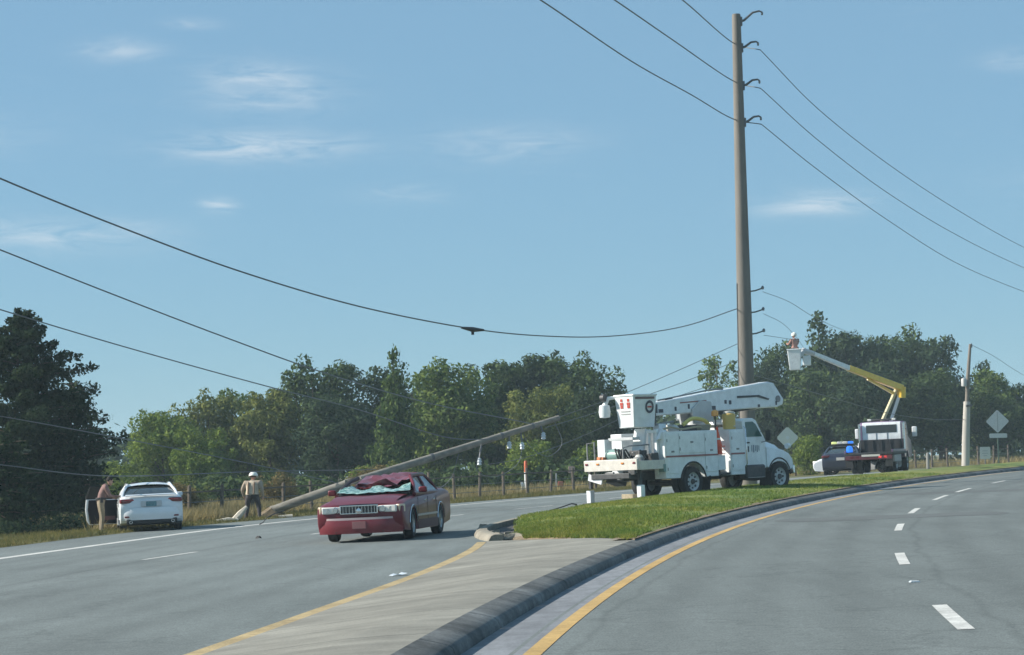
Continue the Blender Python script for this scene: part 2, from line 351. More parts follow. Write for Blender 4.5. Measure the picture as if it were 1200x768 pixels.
strip('left_road', PE, lambda y: ML(y) + .05, YR, 0, asph_l, 10)
strip('right_road', lambda y: RY(y) - .20, lambda y: RY(y) + 9.5, YR, 0, asph_r, 8)
strip('gutter', lambda y: RY(y) - .66, lambda y: RY(y) - .06, YR, lambda x, y, u: .002 - .012 * (1 - u), gutter_m, 2)
strip('right_verge', lambda y: RY(y) + 9.5, lambda y: RY(y) + 30, YR, .03, verge_m, 6)
rv = random.Random(9)
strip('left_verge', lambda y: PE(y) - 7.5, PE, YR, lambda x, y, u: .005 - .05 * (1 - u) + rv.uniform(0, .05) * (1 if u < .95 else 0), verge_m, 8)

# painted lines, 4 mm above the asphalt
strip('yellow_line', lambda y: RY(y) - .075, lambda y: RY(y) + .075, YR, .004, yell_p)
strip('yellow_line', lambda y: MLt(y) - .30, lambda y: MLt(y) - .12, yrange(-18, 44.5), .004, yell_f)
strip('white_edge_line', lambda y: EL(y) - .22, lambda y: EL(y) + .10, YR, .004, white_p)
def dash(fx, ya, yb, w, m=white_p):
    ys = np.linspace(ya, yb, 5); return strip('lane_dash', lambda y: fx(y) - w / 2, lambda y: fx(y) + w / 2, list(ys), .004, m)
for ya, yb in ((5.9, 8.8), (18.3, 21.2), (28.7, 31.8), (40.2, 43.6), (50.0, 53.8), (61.0, 66.0), (69.6, 74.5), (82, 86), (95, 99), (108, 112), (121, 125), (134, 138)):
    dash(DASH, ya, yb, .14)
lane2 = interp([(0, -11.5), (20, -9.7), (43.6, -7.13), (46.7, -6.59), (57, -4.85), (68.6, -2.18), (72, -1.2), (77.7, 1.0), (88, 3.9), (105, 11.0), (130, 23.5), (160, 45)])
for ya, yb in ((18.6, 21.8), (31, 34.1), (43.5, 46.7), (56, 59.2), (67.6, 70.6), (75.0, 78.6), (87, 90), (100, 103), (113, 116)):
    dash(lane2, ya, yb, .13)
# darker bands across the near roadway
band_m = setting_mat('dark_asphalt', (.118, .130, .130), [(.6, .85, 1.1)], speckle=.2, speck_scale=60)
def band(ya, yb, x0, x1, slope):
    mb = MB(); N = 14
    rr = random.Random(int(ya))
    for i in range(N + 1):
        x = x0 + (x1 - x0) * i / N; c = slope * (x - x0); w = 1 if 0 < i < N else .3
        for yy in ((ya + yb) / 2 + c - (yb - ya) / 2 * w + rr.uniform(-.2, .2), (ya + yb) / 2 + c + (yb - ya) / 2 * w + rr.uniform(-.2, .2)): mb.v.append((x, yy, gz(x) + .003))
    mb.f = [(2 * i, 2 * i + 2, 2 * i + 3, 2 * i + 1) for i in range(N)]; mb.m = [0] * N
    structure(mb.build('asphalt_band', band_m, recalc=False))
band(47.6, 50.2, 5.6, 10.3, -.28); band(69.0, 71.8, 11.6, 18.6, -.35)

# ------------------------------------------------------------------ median: concrete slabs, kerbs, grass
CEND = lambda u: 44.6 - 7.0 * u                       # where the concrete gives way to grass (slanting)
TOPR = lambda y: RY(y) - .90
median = structure(bpy.data.objects.new('median', None)); COL.objects.link(median)
seg = -18.0; k = 0
while seg < 44.5:
    a, b = seg, min(seg + 3.05, 44.6)
    mb = MB(); NU, NV = 6, 4
    def pt(u, v, low=False):
        y = a + .010 + (b - a - .020) * v
        y = min(y, CEND(u)); x0, x1 = MLt(y) - .10, TOPR(y); x = x0 + (x1 - x0) * u
        return (x, y, gz(x) + (.012 + .138 * min(1, u * 1.35) if not low else -.05))
    if a < CEND(1.0) or True:
        mb.grid(lambda u, v: pt(u, v), NU, NV)
        rim = [pt(i / NU, 0) for i in range(NU + 1)] + [pt(1, j / NV) for j in range(1, NV + 1)] + [pt(i / NU, 1) for i in range(NU - 1, -1, -1)] + [pt(0, j / NV) for j in range(NV - 1, 0, -1)]
        n = len(rim); low = [(x, y, gz(x) - .05) for x, y, z in rim]
        mb.add(rim + low, [(i, (i + 1) % n, n + (i + 1) % n, n + i) for i in range(n)])
        structure(mb.build('concrete_slab', conc_m, median, smooth=False, recalc=True))
    seg += 3.05; k += 1

def kerb_piece(name, ya, yb, side, m, prof, parent, n=4):
    """prof: list of (offset from the road-side foot, height); side +1: rises towards -X"""
    mb = MB(); ys = np.linspace(ya, yb, n + 1); f = side
    K = len(prof)
    for y in ys:
        for o, h in prof:
            x = f(y) + o; mb.v.append((x, y, gz(x) + h))
    mb.f = [(j * K + i, j * K + (i + 1) % K, (j + 1) * K + (i + 1) % K, (j + 1) * K + i) for j in range(n) for i in range(K)]
    mb.f += [tuple(range(K)), tuple(n * K + i for i in range(K))[::-1]]; mb.m = [0] * len(mb.f)
    o = mb.build(name, m, parent, ang=60); return o
rprof = [(0, -.05), (0, .012), (-.02, .070), (-.055, .096), (-.17, .128), (-.29, .155), (-.29, -.05)]
kerb_r = structure(bpy.data.objects.new('kerb', None)); COL.objects.link(kerb_r)
y = -18.0
while y < 92:
    kerb_piece('kerb_stone', y + .008, y + 2.98, lambda q: RY(q) - .62, kerb_m, rprof, kerb_r); y += 3.0
o = kerb_piece('kerb_run', y, 250, lambda q: RY(q) - .62, kerb_m, rprof, kerb_r, n=60)
# the far side of the median: a pale kerb round the nose and along the other roadway
lprof = [(-.02, -.05), (-.02, .03), (.03, .11), (.10, .135), (.26, .135), (.26, -.05)]
kerb_l = structure(bpy.data.objects.new('kerb', None)); COL.objects.link(kerb_l)
y = 44.5
while y < 92:
    kerb_piece('kerb_stone', y + .01, y + 1.95, GLt, kerb_pale, lprof, kerb_l); y += 1.96
kerb_piece('kerb_run', y, 250, GLt, kerb_pale, lprof, kerb_l, n=60)
# broken concrete and dirt inside the nose
GX = interp([(44, -.1), (46, .0), (50, .0), (55, .05), (59.5, .42), (61, .85), (65.6, 1.64), (70, 2.72), (76, 4.36), (82, 6.3), (90, 9.0), (100, 12.8), (110, 17.2), (130, 26.8), (150, 37.3), (175, 53.3), (200, 71.3), (260, 127.3)])
strip('nose_dirt', lambda y: GLt(y) + .25, lambda y: GX(y) + .3, yrange(44.6, 61, 1.0), .02, setting_mat('dark_dirt', (.10, .095, .09), [(1, .7, 1.2), (4, .8, 1.2)], speckle=.3, speck_scale=25), 3)
rr = random.Random(31)
for (x, y, s_, w) in ((-.10, 44.9, .32, .2), (-.32, 45.6, .26, .9), (.0, 45.5, .20, 1.5), (-.45, 47.6, .20, .4), (-.70, 52.2, .34, 1.1), (-.2, 46.2, .14, .7), (.10, 44.7, .28, 2.1)):
    mb = MB(); mb.box((0, 0, 0), (s_, s_ * .6, .10), taper=.8)
    mb.v = [(a + rr.uniform(-.02, .02), b + rr.uniform(-.02, .02), c + rr.uniform(-.015, .015)) for a, b, c in mb.v]
    o = mb.build('concrete_chunk', kerb_pale, smooth=False); o.location = (x, y, gz(x) + .075); o.rotation_euler = (rr.uniform(-.2, .2), rr.uniform(-.2, .2), w)
    tag(o, 'broken chunk of pale concrete at the grass median nose', 'rubble', 'broken concrete at the median nose')

mound = lambda u: .14 + .16 * math.sin(math.pi * min(1, max(0, u))) ** .8
def turf_h(u, y):
    c = .012 + .138 * min(1, max(0, u) * 1.35); k = min(1, max(0, (y - CEND(u) + .1) / 3.0)); return c + (mound(u) - c) * k ** .7 + .012
def turf_z(x, y):
    a, b = GX(y), TOPR(y); u = (x - a) / (b - a); return gz(x) + turf_h(u, y)
gmb = MB(); NU = 14; ts = [0] + [.012 + (i - 1) / 91 for i in range(1, 91)] ; ts[-1] = 1
rt_ = random.Random(8)
for t in ts:
    for i in range(NU + 1):
        u = i / NU; ys_ = CEND(u) - .15 + (.6 if u < .1 else 0); y = ys_ + (250 - ys_) * t ** 1.9
        x = GX(y) + (TOPR(y) - GX(y)) * u; e = 1 if 0 < i < NU and t > 0 else 0
        gmb.v.append((x, y, gz(x) + (turf_h(u, y) if t > .005 else -.05) + rt_.uniform(-.015, .02) * e))
gmb.f = [(j * (NU + 1) + i, j * (NU + 1) + i + 1, (j + 1) * (NU + 1) + i + 1, (j + 1) * (NU + 1) + i) for j in range(90) for i in range(NU)]; gmb.m = [0] * len(gmb.f)
structure(gmb.build('median_turf', turf_m, recalc=False))
# bare soil along the kerb and where the concrete ends
strip('bare_soil', lambda y: TOPR(y) - .30 - .12 * math.sin(y * 1.7), lambda y: TOPR(y) + .01, yrange(37.6, 120, .7), lambda x, y, u: .178 - .006 * u, soil_m, 1)
mb = MB()
for i in range(25):
    u = i / 24; y = CEND(u); x = GX(y) + (TOPR(y) - GX(y)) * u; dd = .35 + .25 * math.sin(i * 1.9)
    mb.v += [(x, y - .30 - .1 * math.sin(i * 2.3), gz(x) + .018 + .138 * min(1, u * 1.35)), (x, y - .05, gz(x) + turf_h(u, y) + .012), (x + .03, y + dd * .5, gz(x) + turf_h(u, y + dd * .5) + .012)]
mb.f = [(3 * i + j, 3 * i + j + 3, 3 * i + j + 4, 3 * i + j + 1) for i in range(24) for j in (0, 1)]; mb.m = [0] * 48
structure(mb.build('bare_soil', soil_m, recalc=False))

# ------------------------------------------------------------------ grass blades (real geometry, uncountable)
def blades(name, pts, hmin, hmax, m, seed, wid=.012, lean=.5, per=3):
    rng = np.random.default_rng(seed); P = np.repeat(np.array(pts, float), per, 0); n = len(P)
    P[:, :2] += rng.normal(0, .035, (n, 2)); h = rng.uniform(hmin, hmax, n); a = rng.uniform(0, 2 * np.pi, n)
    sx, sy = np.cos(a) * wid, np.sin(a) * wid; lx, ly = rng.normal(0, lean, n) * h, rng.normal(0, lean, n) * h
    V = np.empty((n, 3, 3)); V[:, 0] = P + np.stack([sx, sy, -.01 + 0 * sx], 1); V[:, 1] = P - np.stack([sx, sy, .01 + 0 * sx], 1); V[:, 2] = P + np.stack([lx, ly, h], 1)
    me = bpy.data.meshes.new(name); me.vertices.add(3 * n); me.vertices.foreach_set('co', V.ravel()); me.loops.add(3 * n); me.loops.foreach_set('vertex_index', np.arange(3 * n))
    me.polygons.add(n); me.polygons.foreach_set('loop_start', np.arange(n) * 3); me.polygons.foreach_set('loop_total', np.full(n, 3)); me.materials.append(m); me.update()
    o = bpy.data.objects.new(name, me); COL.objects.link(o); o['kind'] = 'stuff'; return o
gb = leaf_mat('grass_blade', (.100, .170, .040), (.27, .29, .095), .35, .22, (.55, .82, .7), (1.35, 1.12, .95))
gb_v = leaf_mat('verge_blade', (.09, .11, .04), (.22, .185, .09), .3)
gb_d = leaf_mat('dry_blade', (.20, .17, .095), (.34, .29, .17), .3)
rng = random.Random(5); pts = []
for _ in range(30000):
    y = 38 + 62 * rng.random() ** 1.7; u = rng.random(); y = max(y, CEND(u) + .1 + (.5 if u < .1 else 0))
    a, b = GX(y), TOPR(y) - .12; x = a + (b - a) * u
    if math.sin(x * 1.3 + y * .35) + math.sin(y * .9 - x * .6) + rng.uniform(-1.5, 1.5) < -.75: continue
    pts.append((x, y, turf_z(x, y)))
for _ in range(9000):
    u = rng.random(); y = CEND(u) + .02 + 3.2 * rng.random() ** 1.5 + (.5 if u < .1 else 0); a, b = GX(y), TOPR(y) - .12; x = a + (b - a) * u
    if math.sin(x * 5) + rng.uniform(-1, 1.6) > -.4: pts.append((x, y, turf_z(x, y)))
tag(blades('grass', pts, .03, .075, gb, 1), 'mown green grass covering the median', 'grass', kind='stuff')
pts = []
for _ in range(20000):
    y = 52 + 66 * rng.random(); x = PE(y) - .1 - 6.5 * rng.random() ** 1.4; pts.append((x, y, gz(x) - .03))
tag(blades('grass', pts, .05, .20, gb_v, 2, wid=.016), 'mixed green and dry grass along the far roadside verge', 'grass', kind='stuff')
pts = []
for _ in range(36000):
    y = 74 + 98 * rng.random() ** 1.3; x = PE(y) - 5 - 42 * rng.random() ** 1.5; pts.append((x, y, gz(x) - .2))
tag(blades('grass', pts, .25, .75, gb_d, 3, wid=.03, lean=.35), 'tall dry tan grass in the field behind the fence', 'grass', kind='stuff')
pts = []
for _ in range(9000):
    y = 66 + 18 * rng.random(); x = PE(y) - 2.2 - 4 * rng.random()
    if x < -13.2 and y < 76: continue
    pts.append((x, y, gz(x) - .12))
tag(blades('grass', pts, .2, .7, gb_d, 6, wid=.02, lean=.4), 'rank dry grass behind the stopped white car', 'grass', kind='stuff')

# ------------------------------------------------------------------ trees
def leaves_mesh(name, blobs, n, size, m, seed, up=.35, shell=.45):
    """many small leaf-spray quads spread through a set of ellipsoid clumps (cx,cy,cz,rx,ry,rz)"""
    rng = np.random.default_rng(seed); B = np.array(blobs, float); w = (B[:, 3] * B[:, 4] * B[:, 5]) ** (2 / 3); w /= w.sum()
    k = rng.choice(len(B), n, p=w); d = rng.normal(size=(n, 3)); d /= np.linalg.norm(d, axis=1)[:, None]
    r = shell + (1.08 - shell) * rng.random(n) ** .7; pos = B[k, :3] + d * B[k, 3:6] * r[:, None]
    nr = d * .7 + rng.normal(size=(n, 3)) * .65 + np.array([0, 0, up]); nr /= np.linalg.norm(nr, axis=1)[:, None]
    t = np.cross(nr, rng.normal(size=(n, 3))); t /= np.linalg.norm(t, axis=1)[:, None]; b = np.cross(nr, t)
    s = (size * (.45 + 1.3 * rng.random(n) ** 1.6))[:, None]
    V = np.stack([pos + t * s, pos + b * s * .55, pos - t * s, pos - b * s * .55], 1)
    me = bpy.data.meshes.new(name); me.vertices.add(4 * n); me.vertices.foreach_set('co', V.ravel()); me.loops.add(4 * n); me.loops.foreach_set('vertex_index', np.arange(4 * n))
    me.polygons.add(n); me.polygons.foreach_set('loop_start', np.arange(n) * 4); me.polygons.foreach_set('loop_total', np.full(n, 4)); me.materials.append(m); me.update(); return me
def broad_blobs(W, H, base, n, rng, rr=(.13, .24), flat=.85):
    """clumps over an egg-shaped crown of width W, from height base to H"""
    cz = base + (H - base) * .52; o = [(0, 0, cz, W * .28, W * .28, (H - base) * .30)]
    for i in range(n):
        z = rng.uniform(-.9, .92); a = rng.uniform(0, 6.283); q = math.sqrt(max(.05, 1 - z * z)) * rng.uniform(.62, .95)
        r = W * rng.uniform(*rr) * (.75 if z > .6 else 1)
        o.append((math.cos(a) * q * (W / 2 - r * .7), math.sin(a) * q * (W / 2 - r * .7), cz + z * ((H - base) / 2 - r * .6) , r, r, r * flat))
    for i in range(n // 2):
        z = rng.uniform(-.5, 1); a = rng.uniform(0, 6.283); q = math.sqrt(max(.05, 1 - z * z)) * rng.uniform(.9, 1.08); r = W * rng.uniform(.045, .085)
        o.append((math.cos(a) * q * W / 2, math.sin(a) * q * W / 2, cz + z * (H - base) / 2, r * 1.2, r * 1.2, r * 1.1))
    return o
bark = mat('bark', (.085, .068, .052), .95, noise=.35, scale=6, bump=.6, bscale=20)
bark_p = mat('pale_bark', (.20, .17, .13), .95, noise=.3, scale=6, bump=.5, bscale=20)
LF = dict(dark=leaf_mat('leaf_dark', (0.039, 0.068, 0.037), (0.100, 0.144, 0.061)), blue=leaf_mat('leaf_bluegreen', (0.032, 0.056, 0.039), (0.073, 0.107, 0.061)),
          mid=leaf_mat('leaf_mid', (0.071, 0.120, 0.041), (0.165, 0.220, 0.073)), olive=leaf_mat('leaf_olive', (0.095, 0.128, 0.046), (0.201, 0.220, 0.081)),
          light=leaf_mat('leaf_light', (0.098, 0.159, 0.039), (0.207, 0.262, 0.073)), pine=leaf_mat('leaf_pine', (0.044, 0.081, 0.032), (0.116, 0.165, 0.059)),
          brown=leaf_mat('leaf_brown', (0.122, 0.104, 0.055), (0.244, 0.195, 0.104)), cedar=leaf_mat('leaf_cedar', (0.020, 0.037, 0.024), (0.049, 0.073, 0.041)))
def trunk_mesh(H, base, r, blobs, rng, nl=7, m=bark):
    mb = MB(); top = base + (H - base) * .62
    p = [(0, 0, -.3), (rng.uniform(-.1, .1), rng.uniform(-.1, .1), base * .6), (rng.uniform(-.3, .3), rng.uniform(-.3, .3), base + (H - base) * .3), (rng.uniform(-.4, .4), rng.uniform(-.4, .4), top)]
    sp = spline(p, 4); n = len(sp); mb.tube(sp, [r * (1.25 if i == 0 else 1) * (1 - .82 * i / (n - 1)) for i in range(n)], 7)
    for b in rng.sample(blobs, min(nl, len(blobs))):
        i = rng.randrange(n // 3, n - 2); s0 = Vector(sp[i]); e = Vector(b[:3]); mid = s0.lerp(e, .5) + Vector((0, 0, -.06 * (e - s0).length))
        rr = r * (1 - .82 * i / (n - 1)) * .6; mb.tube([s0, mid, e], [rr, rr * .6, rr * .2], 5)
    return mb.mesh('trunk', m)
def conifer_blobs(W, H, base, rng, levels=18, per=6):
    o = []
    for i in range(levels):
        t = i / (levels - 1); z = base + (H - base) * t; R_ = W / 2 * (1 - t) ** .75 + .10 * W
        o.append((0, 0, z, max(.35, R_ * .5), max(.35, R_ * .5), max(.4, R_ * .4)))
        for k in range(max(2, int(per * (1 - t * .6)))):
            a = rng.uniform(0, 6.283); q = R_ * rng.uniform(.3, .8); r = max(.5, R_ * rng.uniform(.34, .5))
            o.append((math.cos(a) * q, math.sin(a) * q, z + rng.uniform(-.25, .25), r, r, r * .55))
    return o
VAR = {}
def tree_variant(key):
    """one of a few crown/trunk mesh pairs, 10 m tall, shared by the trees of that build"""
    if key in VAR: return VAR[key]
    kind, leaf, sd_ = key; rng = random.Random(sd_ * 7 + 1)
    if kind == 'broad': bl = broad_blobs(8.2, 10, 1.3, 34, rng); n, sz = 15000, .15
    elif kind == 'tall': bl = broad_blobs(6.2, 10, 1.2, 34, rng); n, sz = 13000, .145
    elif kind == 'sparse': bl = broad_blobs(6.5, 10, 2.5, 16, rng, (.08, .14)); n, sz = 2600, .15
    elif kind == 'bush': bl = broad_blobs(10.5, 10, -.8, 26, rng, (.16, .28)); n, sz = 7500, .24
    elif kind == 'pine': bl = conifer_blobs(5.6, 10.2, 1.0, rng); n, sz = 10000, .16
    cm = leaves_mesh('crown', bl, n, sz, LF[leaf], sd_ + 3)
    tm = trunk_mesh(10, 1.6 if kind != 'bush' else .4, .27 if kind != 'bush' else .2, bl, rng, m=bark_p if kind == 'sparse' else bark)
    VAR[key] = (cm, tm); return VAR[key]
def tree(name, label, key, x, y, h, wscale=1.0, rot=0.0, group=None, cat='tree', dz=-.15):
    cm, tm = tree_variant(key); r = bpy.data.objects.new(name, None); COL.objects.link(r); s = h / 10
    r.location = (x, y, gz(x) + dz); r.scale = (s * wscale, s * wscale, s); r.rotation_euler = (0, 0, rot); tag(r, label, cat, group)
    for nm, me in (('trunk', tm), ('crown', cm)):
        o = bpy.data.objects.new(nm, me); COL.objects.link(o); o.parent = r
    return r
F_ = 2650.0
mid_group = 'trees at the back of the field'; right_group = 'trees behind the flatbed truck'
MID = [  # label, build, leaf, seed, x, y, height, width scale
 ('broadleaf_tree', 'light green bushy tree at the left end of the tree belt', 'broad', 'light', 1, -21.6, 139, 5.9, 1.0),
 ('broadleaf_tree', 'olive green rounded tree rising behind the white car', 'broad', 'olive', 2, -19.2, 142, 6.8, .95),
 ('broadleaf_tree', 'mid green tree just above and left of the helmeted worker', 'broad', 'mid', 3, -17.0, 147, 7.2, 1.0),
 ('broadleaf_tree', 'slim olive tree behind the helmeted worker', 'tall', 'olive', 4, -15.0, 140, 7.0, 1.0),
 ('broadleaf_tree', 'tall dark tree where the middle sagging wire meets the tree line', 'broad', 'dark', 5, -12.6, 146, 8.7, .95),
 ('broadleaf_tree', 'tall bluish dark tree behind the red car and left of the pine', 'broad', 'blue', 6, -9.6, 148, 8.5, 1.0),
 ('pine_tree', 'pointed green pine standing behind the red car roof', 'pine', 'pine', 7, -7.0, 134, 8.5, .72),
 ('broadleaf_tree', 'broad mid green tree right of the pointed pine', 'broad', 'mid', 8, -4.2, 143, 8.1, 1.05),
 ('broadleaf_tree', 'dark tree above the middle of the toppled pole', 'tall', 'dark', 9, -1.6, 150, 8.6, 1.1),
 ('broadleaf_tree', 'tall bluish dark tree above the raised end of the toppled pole', 'broad', 'blue', 10, 1.5, 152, 8.9, .9),
 ('broadleaf_tree', 'tall dark tree at the right end of the tree belt', 'broad', 'dark', 11, 4.3, 150, 8.4, .95),
 ('broadleaf_tree', 'olive brown tree behind the small bright green tree', 'broad', 'olive', 12, 1.6, 136, 6.2, 1.0),
 ('broadleaf_tree', 'dark low tree between the field and the white bucket truck', 'broad', 'blue', 13, 5.4, 141, 6.0, .95),
 ('small_tree', 'small bright green tree behind the orange topped white post', 'bush', 'light', 14, .9, 127, 3.0, 1.0),
 ('small_tree', 'light green small tree left of the bucket truck tailboard', 'bush', 'light', 15, 4.35, 128, 2.6, .9),
 ('broadleaf_tree', 'dark shaded tree behind the helmeted worker and red car', 'broad', 'blue', 16, -10.9, 138, 6.4, 1.05),
 ('broadleaf_tree', 'dark green shaded tree behind the toppled pole lower half', 'broad', 'dark', 17, -5.6, 150, 6.9, 1.1),
 ('broadleaf_tree', 'pale green low tree behind the white car roof', 'broad', 'light', 18, -18.4, 133, 4.7, 1.0),
]
for i, (nm, lb, kd, lf, sd_, x, y, h, ws) in enumerate(MID):
    tree(nm, lb, (kd, lf, sd_ % 3 + 1), x, y, h, ws, rot=sd_ * 1.7, group=mid_group)
RIGHT = [
 ('broadleaf_tree', 'sparse pale tree just left of the big concrete pole', 'sparse', 'mid', 1, 17.2, 186, 9.4, .95),
 ('pine_tree', 'dark pointed pine rising above the raised bucket', 'pine', 'dark', 2, 25.7, 190, 12.6, .85),
 ('broadleaf_tree', 'dark tree directly behind the raised bucket', 'broad', 'dark', 3, 22.8, 188, 10.6, .75),
 ('broadleaf_tree', 'big dark oak above the yellow boom', 'broad', 'blue', 4, 29.3, 192, 11.6, .95),
 ('broadleaf_tree', 'big dark oak above the flatbed truck cab', 'broad', 'dark', 5, 33.2, 193, 11.3, .95),
 ('broadleaf_tree', 'dark oak left of the slim roadside pole', 'broad', 'blue', 6, 36.2, 190, 10.5, .85),
 ('broadleaf_tree', 'dark lower tree behind the white truck hood', 'broad', 'dark', 7, 24.2, 180, 8.2, 1.05),
 ('broadleaf_tree', 'dark lower tree behind the emergency cars', 'broad', 'blue', 8, 27.6, 176, 8.0, 1.05),
 ('broadleaf_tree', 'dark lower tree behind the flatbed truck mirror', 'broad', 'dark', 9, 33.5, 178, 7.5, 1.15),
 ('broadleaf_tree', 'light green tree between slim pole and diamond sign', 'tall', 'mid', 10, 39.4, 186, 7.7, .95),
 ('broadleaf_tree', 'grey green tree behind the diamond sign', 'broad', 'blue', 11, 42.6, 186, 6.5, 1.0),
 ('broadleaf_tree', 'dark tree at the right edge beyond the diamond sign', 'broad', 'dark', 12, 46.0, 190, 6.3, 1.1),
 ('broadleaf_tree', 'shaded low tree behind the small square sign', 'broad', 'dark', 13, 37.9, 178, 5.6, 1.2),
 ('small_tree', 'yellow green bush beside the emergency cars', 'bush', 'light', 14, 17.6, 135, 2.6, .8),
 ('broadleaf_tree', 'dark low tree seen between pole and truck cab', 'broad', 'blue', 15, 20.6, 184, 9.0, .85),
]
for i, (nm, lb, kd, lf, sd_, x, y, h, ws) in enumerate(RIGHT):
    tree(nm, lb, (kd, lf, sd_ % 3 + 1), x, y, h, ws, rot=sd_ * 2.1, group=right_group)
# shrubs of the overgrown field edge
rng = random.Random(77)
SH = [('olive shrub between the white car and the helmeted worker', 'olive', -16.2, 112, 1.7), ('brownish shrub beside the helmeted worker left arm', 'brown', -15.0, 100, 1.5),
      ('brownish bramble behind the broken pole butt', 'brown', -11.2, 106, 1.8), ('bright yellow green shrub above the red car hood', 'light', -7.7, 118, 1.9),
      ('olive shrub behind the red car roof', 'olive', -6.2, 122, 2.0), ('pale brown shrub just left of the red car roof', 'brown', -6.9, 110, 1.9), ('green shrub low behind the white car left corner', 'mid', -19.4, 116, 2.2),
      ('small light green shrub right of the dark roadside cedar', 'light', -23.8, 138, 2.9), ('dark shrub behind the worker right shoulder', 'dark', -12.6, 116, 2.0), ('olive bush left of the worker by the wire fence', 'brown', -13.9, 95, 1.2)]
for i, (lb, lf, x, y, h) in enumerate(SH):
    tree('shrub', lb, ('bush', lf, i % 2 + 1), x, y, h, 1.25, rot=i * 1.3, group='shrubs along the field edge', cat='shrub')
# the wood far beyond reads as one mass
bl = []
for _ in range(150):
    x = rng.uniform(-75, 28); y = rng.uniform(200, 235); r = rng.uniform(2.2, 4.2); bl.append((x, y, gz(x) + rng.uniform(1, 4.2), r, r, r * .9))
for _ in range(90):
    x = rng.uniform(28, 95); y = rng.uniform(215, 250); r = rng.uniform(2.5, 4.5); bl.append((x, y, gz(x) + rng.uniform(.5, 4.8), r, r, r * .9))
o = bpy.data.objects.new('treeline', leaves_mesh('treeline', bl, 36000, .42, LF['blue'], 41)); COL.objects.link(o)
tag(o, 'distant dark wood closing the view behind the field', 'wood', kind='stuff')
bl = []
for _ in range(90):
    x = rng.uniform(-22, 7); y = rng.uniform(124, 131); r = rng.uniform(.7, 1.3); bl.append((x, y, gz(x) + rng.uniform(.0, .9), r * 1.4, r, r * .8))
o = bpy.data.objects.new('undergrowth', leaves_mesh('undergrowth', bl, 16000, .17, LF['dark'], 42)); COL.objects.link(o)
tag(o, 'low dark undergrowth at the foot of the tree belt', 'undergrowth', kind='stuff')
bl = []
for _ in range(120):
    y = rng.uniform(69.5, 79); x = rng.uniform(-21, PE(y) - 3.2 - (.8 if y < 72 else 0)); r = rng.uniform(.3, .55); bl.append((x, y, gz(x) + rng.uniform(-.1, .35), r * 1.3, r, r * .8))
o = bpy.data.objects.new('undergrowth', leaves_mesh('undergrowth', bl, 15000, .075, LF['cedar'], 43)); COL.objects.link(o)
tag(o, 'dark scrub under the big cedar at the left verge', 'undergrowth', kind='stuff')

# the dark cedar close by at the left edge: drooping sprays on long side branches, foliage to the ground
def cedar(label, x, y, H, W, seed, n, lean=0):
    rng = random.Random(seed); bl = []; mb = MB()
    top = Vector((lean, 0, H)); mb.tube(spline([(0, 0, -.3), (lean * .2, .05, H * .4), tuple(top)], 5), [.20 - .185 * i / 10 for i in range(11)], 7)
    for i in range(84):
        t = (i + .5) / 84; z = .25 + (H - .35) * t; a = i * 2.399 + rng.uniform(-.4, .4)
        ln = W / 2 * (1 - t ** 2.2) ** .75 * rng.uniform(.55, 1.05) + .12
        if rng.random() < .22: ln *= rng.uniform(1.15, 1.5)
        d = Vector((math.cos(a), math.sin(a), rng.uniform(.02, .3) - .1 * (1 - t))); s0 = Vector((lean * t, 0, z)); e = s0 + d * ln
        mb.tube([s0, s0.lerp(e, .55) + Vector((0, 0, .06)), e], [.04, .025, .008], 4)
        for q in (.35, .6, .8, .97):
            c = s0.lerp(e, q) + Vector((rng.uniform(-.12, .12), rng.uniform(-.12, .12), rng.uniform(-.1, .05))); r = (.46 - .24 * q) * (ln / 2.0) ** .5 * rng.uniform(.8, 1.35); bl.append((c.x, c.y, c.z, r * 1.25, r * 1.25, r * .8))
    root = thing('cedar_tree', label, 'tree', (x, y, gz(x) - .1))
    o = bpy.data.objects.new('trunk', mb.mesh('trunk', bark)); COL.objects.link(o); o.parent = root
    o = bpy.data.objects.new('crown', leaves_mesh('crown', bl, n, .072, LF['cedar'], seed, up=.2, shell=.3)); COL.objects.link(o); o.parent = root
cedar('large dark cedar filling the left edge of the view', -18.9, 85.5, 8.35, 7.0, 3, 64000, .25)
cedar('dark bushy cedar beside the open door of the white car', -17.6, 89.5, 5.8, 4.2, 8, 14000, .1)
cedar('small dark cedar with a bare stem in front of the large cedar', -17.0, 74.2, 3.6, 3.2, 12, 9000)

# ------------------------------------------------------------------ vehicles: shared materials and parts
tyre_m = mat('tyre_rubber', (.022, .022, .023), .85, noise=.3, scale=15)
rim_m = mat('alloy', (.42, .43, .44), .35, metal=.8, noise=.1)
steel_w = mat('white_steel_wheel', (.55, .56, .56), .5, noise=.15, scale=10)
black_p = mat('black_plastic', (.02, .02, .022), .6)
under_m = mat('underbody', (.018, .018, .018), .9)
chrome_m = mat('chrome', (.62, .63, .64), .16, metal=1.0)
glass_m = mat('window_glass', (.022, .030, .032), .06, spec=.8)
glass_g = mat('green_window_glass', (.035, .105, .095), .15, spec=.45)
white_m = mat('white_car_paint', (.74, .77, .79), .25, coat=.7, noise=.03, scale=3)
red_m = mat('red_car_paint', (.125, .010, .018), .40, spec=.35, coat=.22, noise=.10, scale=5)
red_l = mat('red_bumper', (.16, .014, .022), .38, coat=.3, noise=.10, scale=7)
navy_m = mat('navy_car_paint', (.020, .024, .045), .28, coat=.7)
lens_m = mat('lamp_lens', (.66, .66, .62), .12, spec=.8)
amber_l = mat('amber_lens', (.75, .42, .12), .2)
taill_m = mat('tail_lamp', (.16, .012, .018), .15, coat=.5)
truck_w = mat('truck_white', (.72, .755, .765), .36, coat=.3, noise=.10, scale=3.2)
truck_g = mat('truck_grey_white', (.50, .52, .53), .42, noise=.08, scale=3)
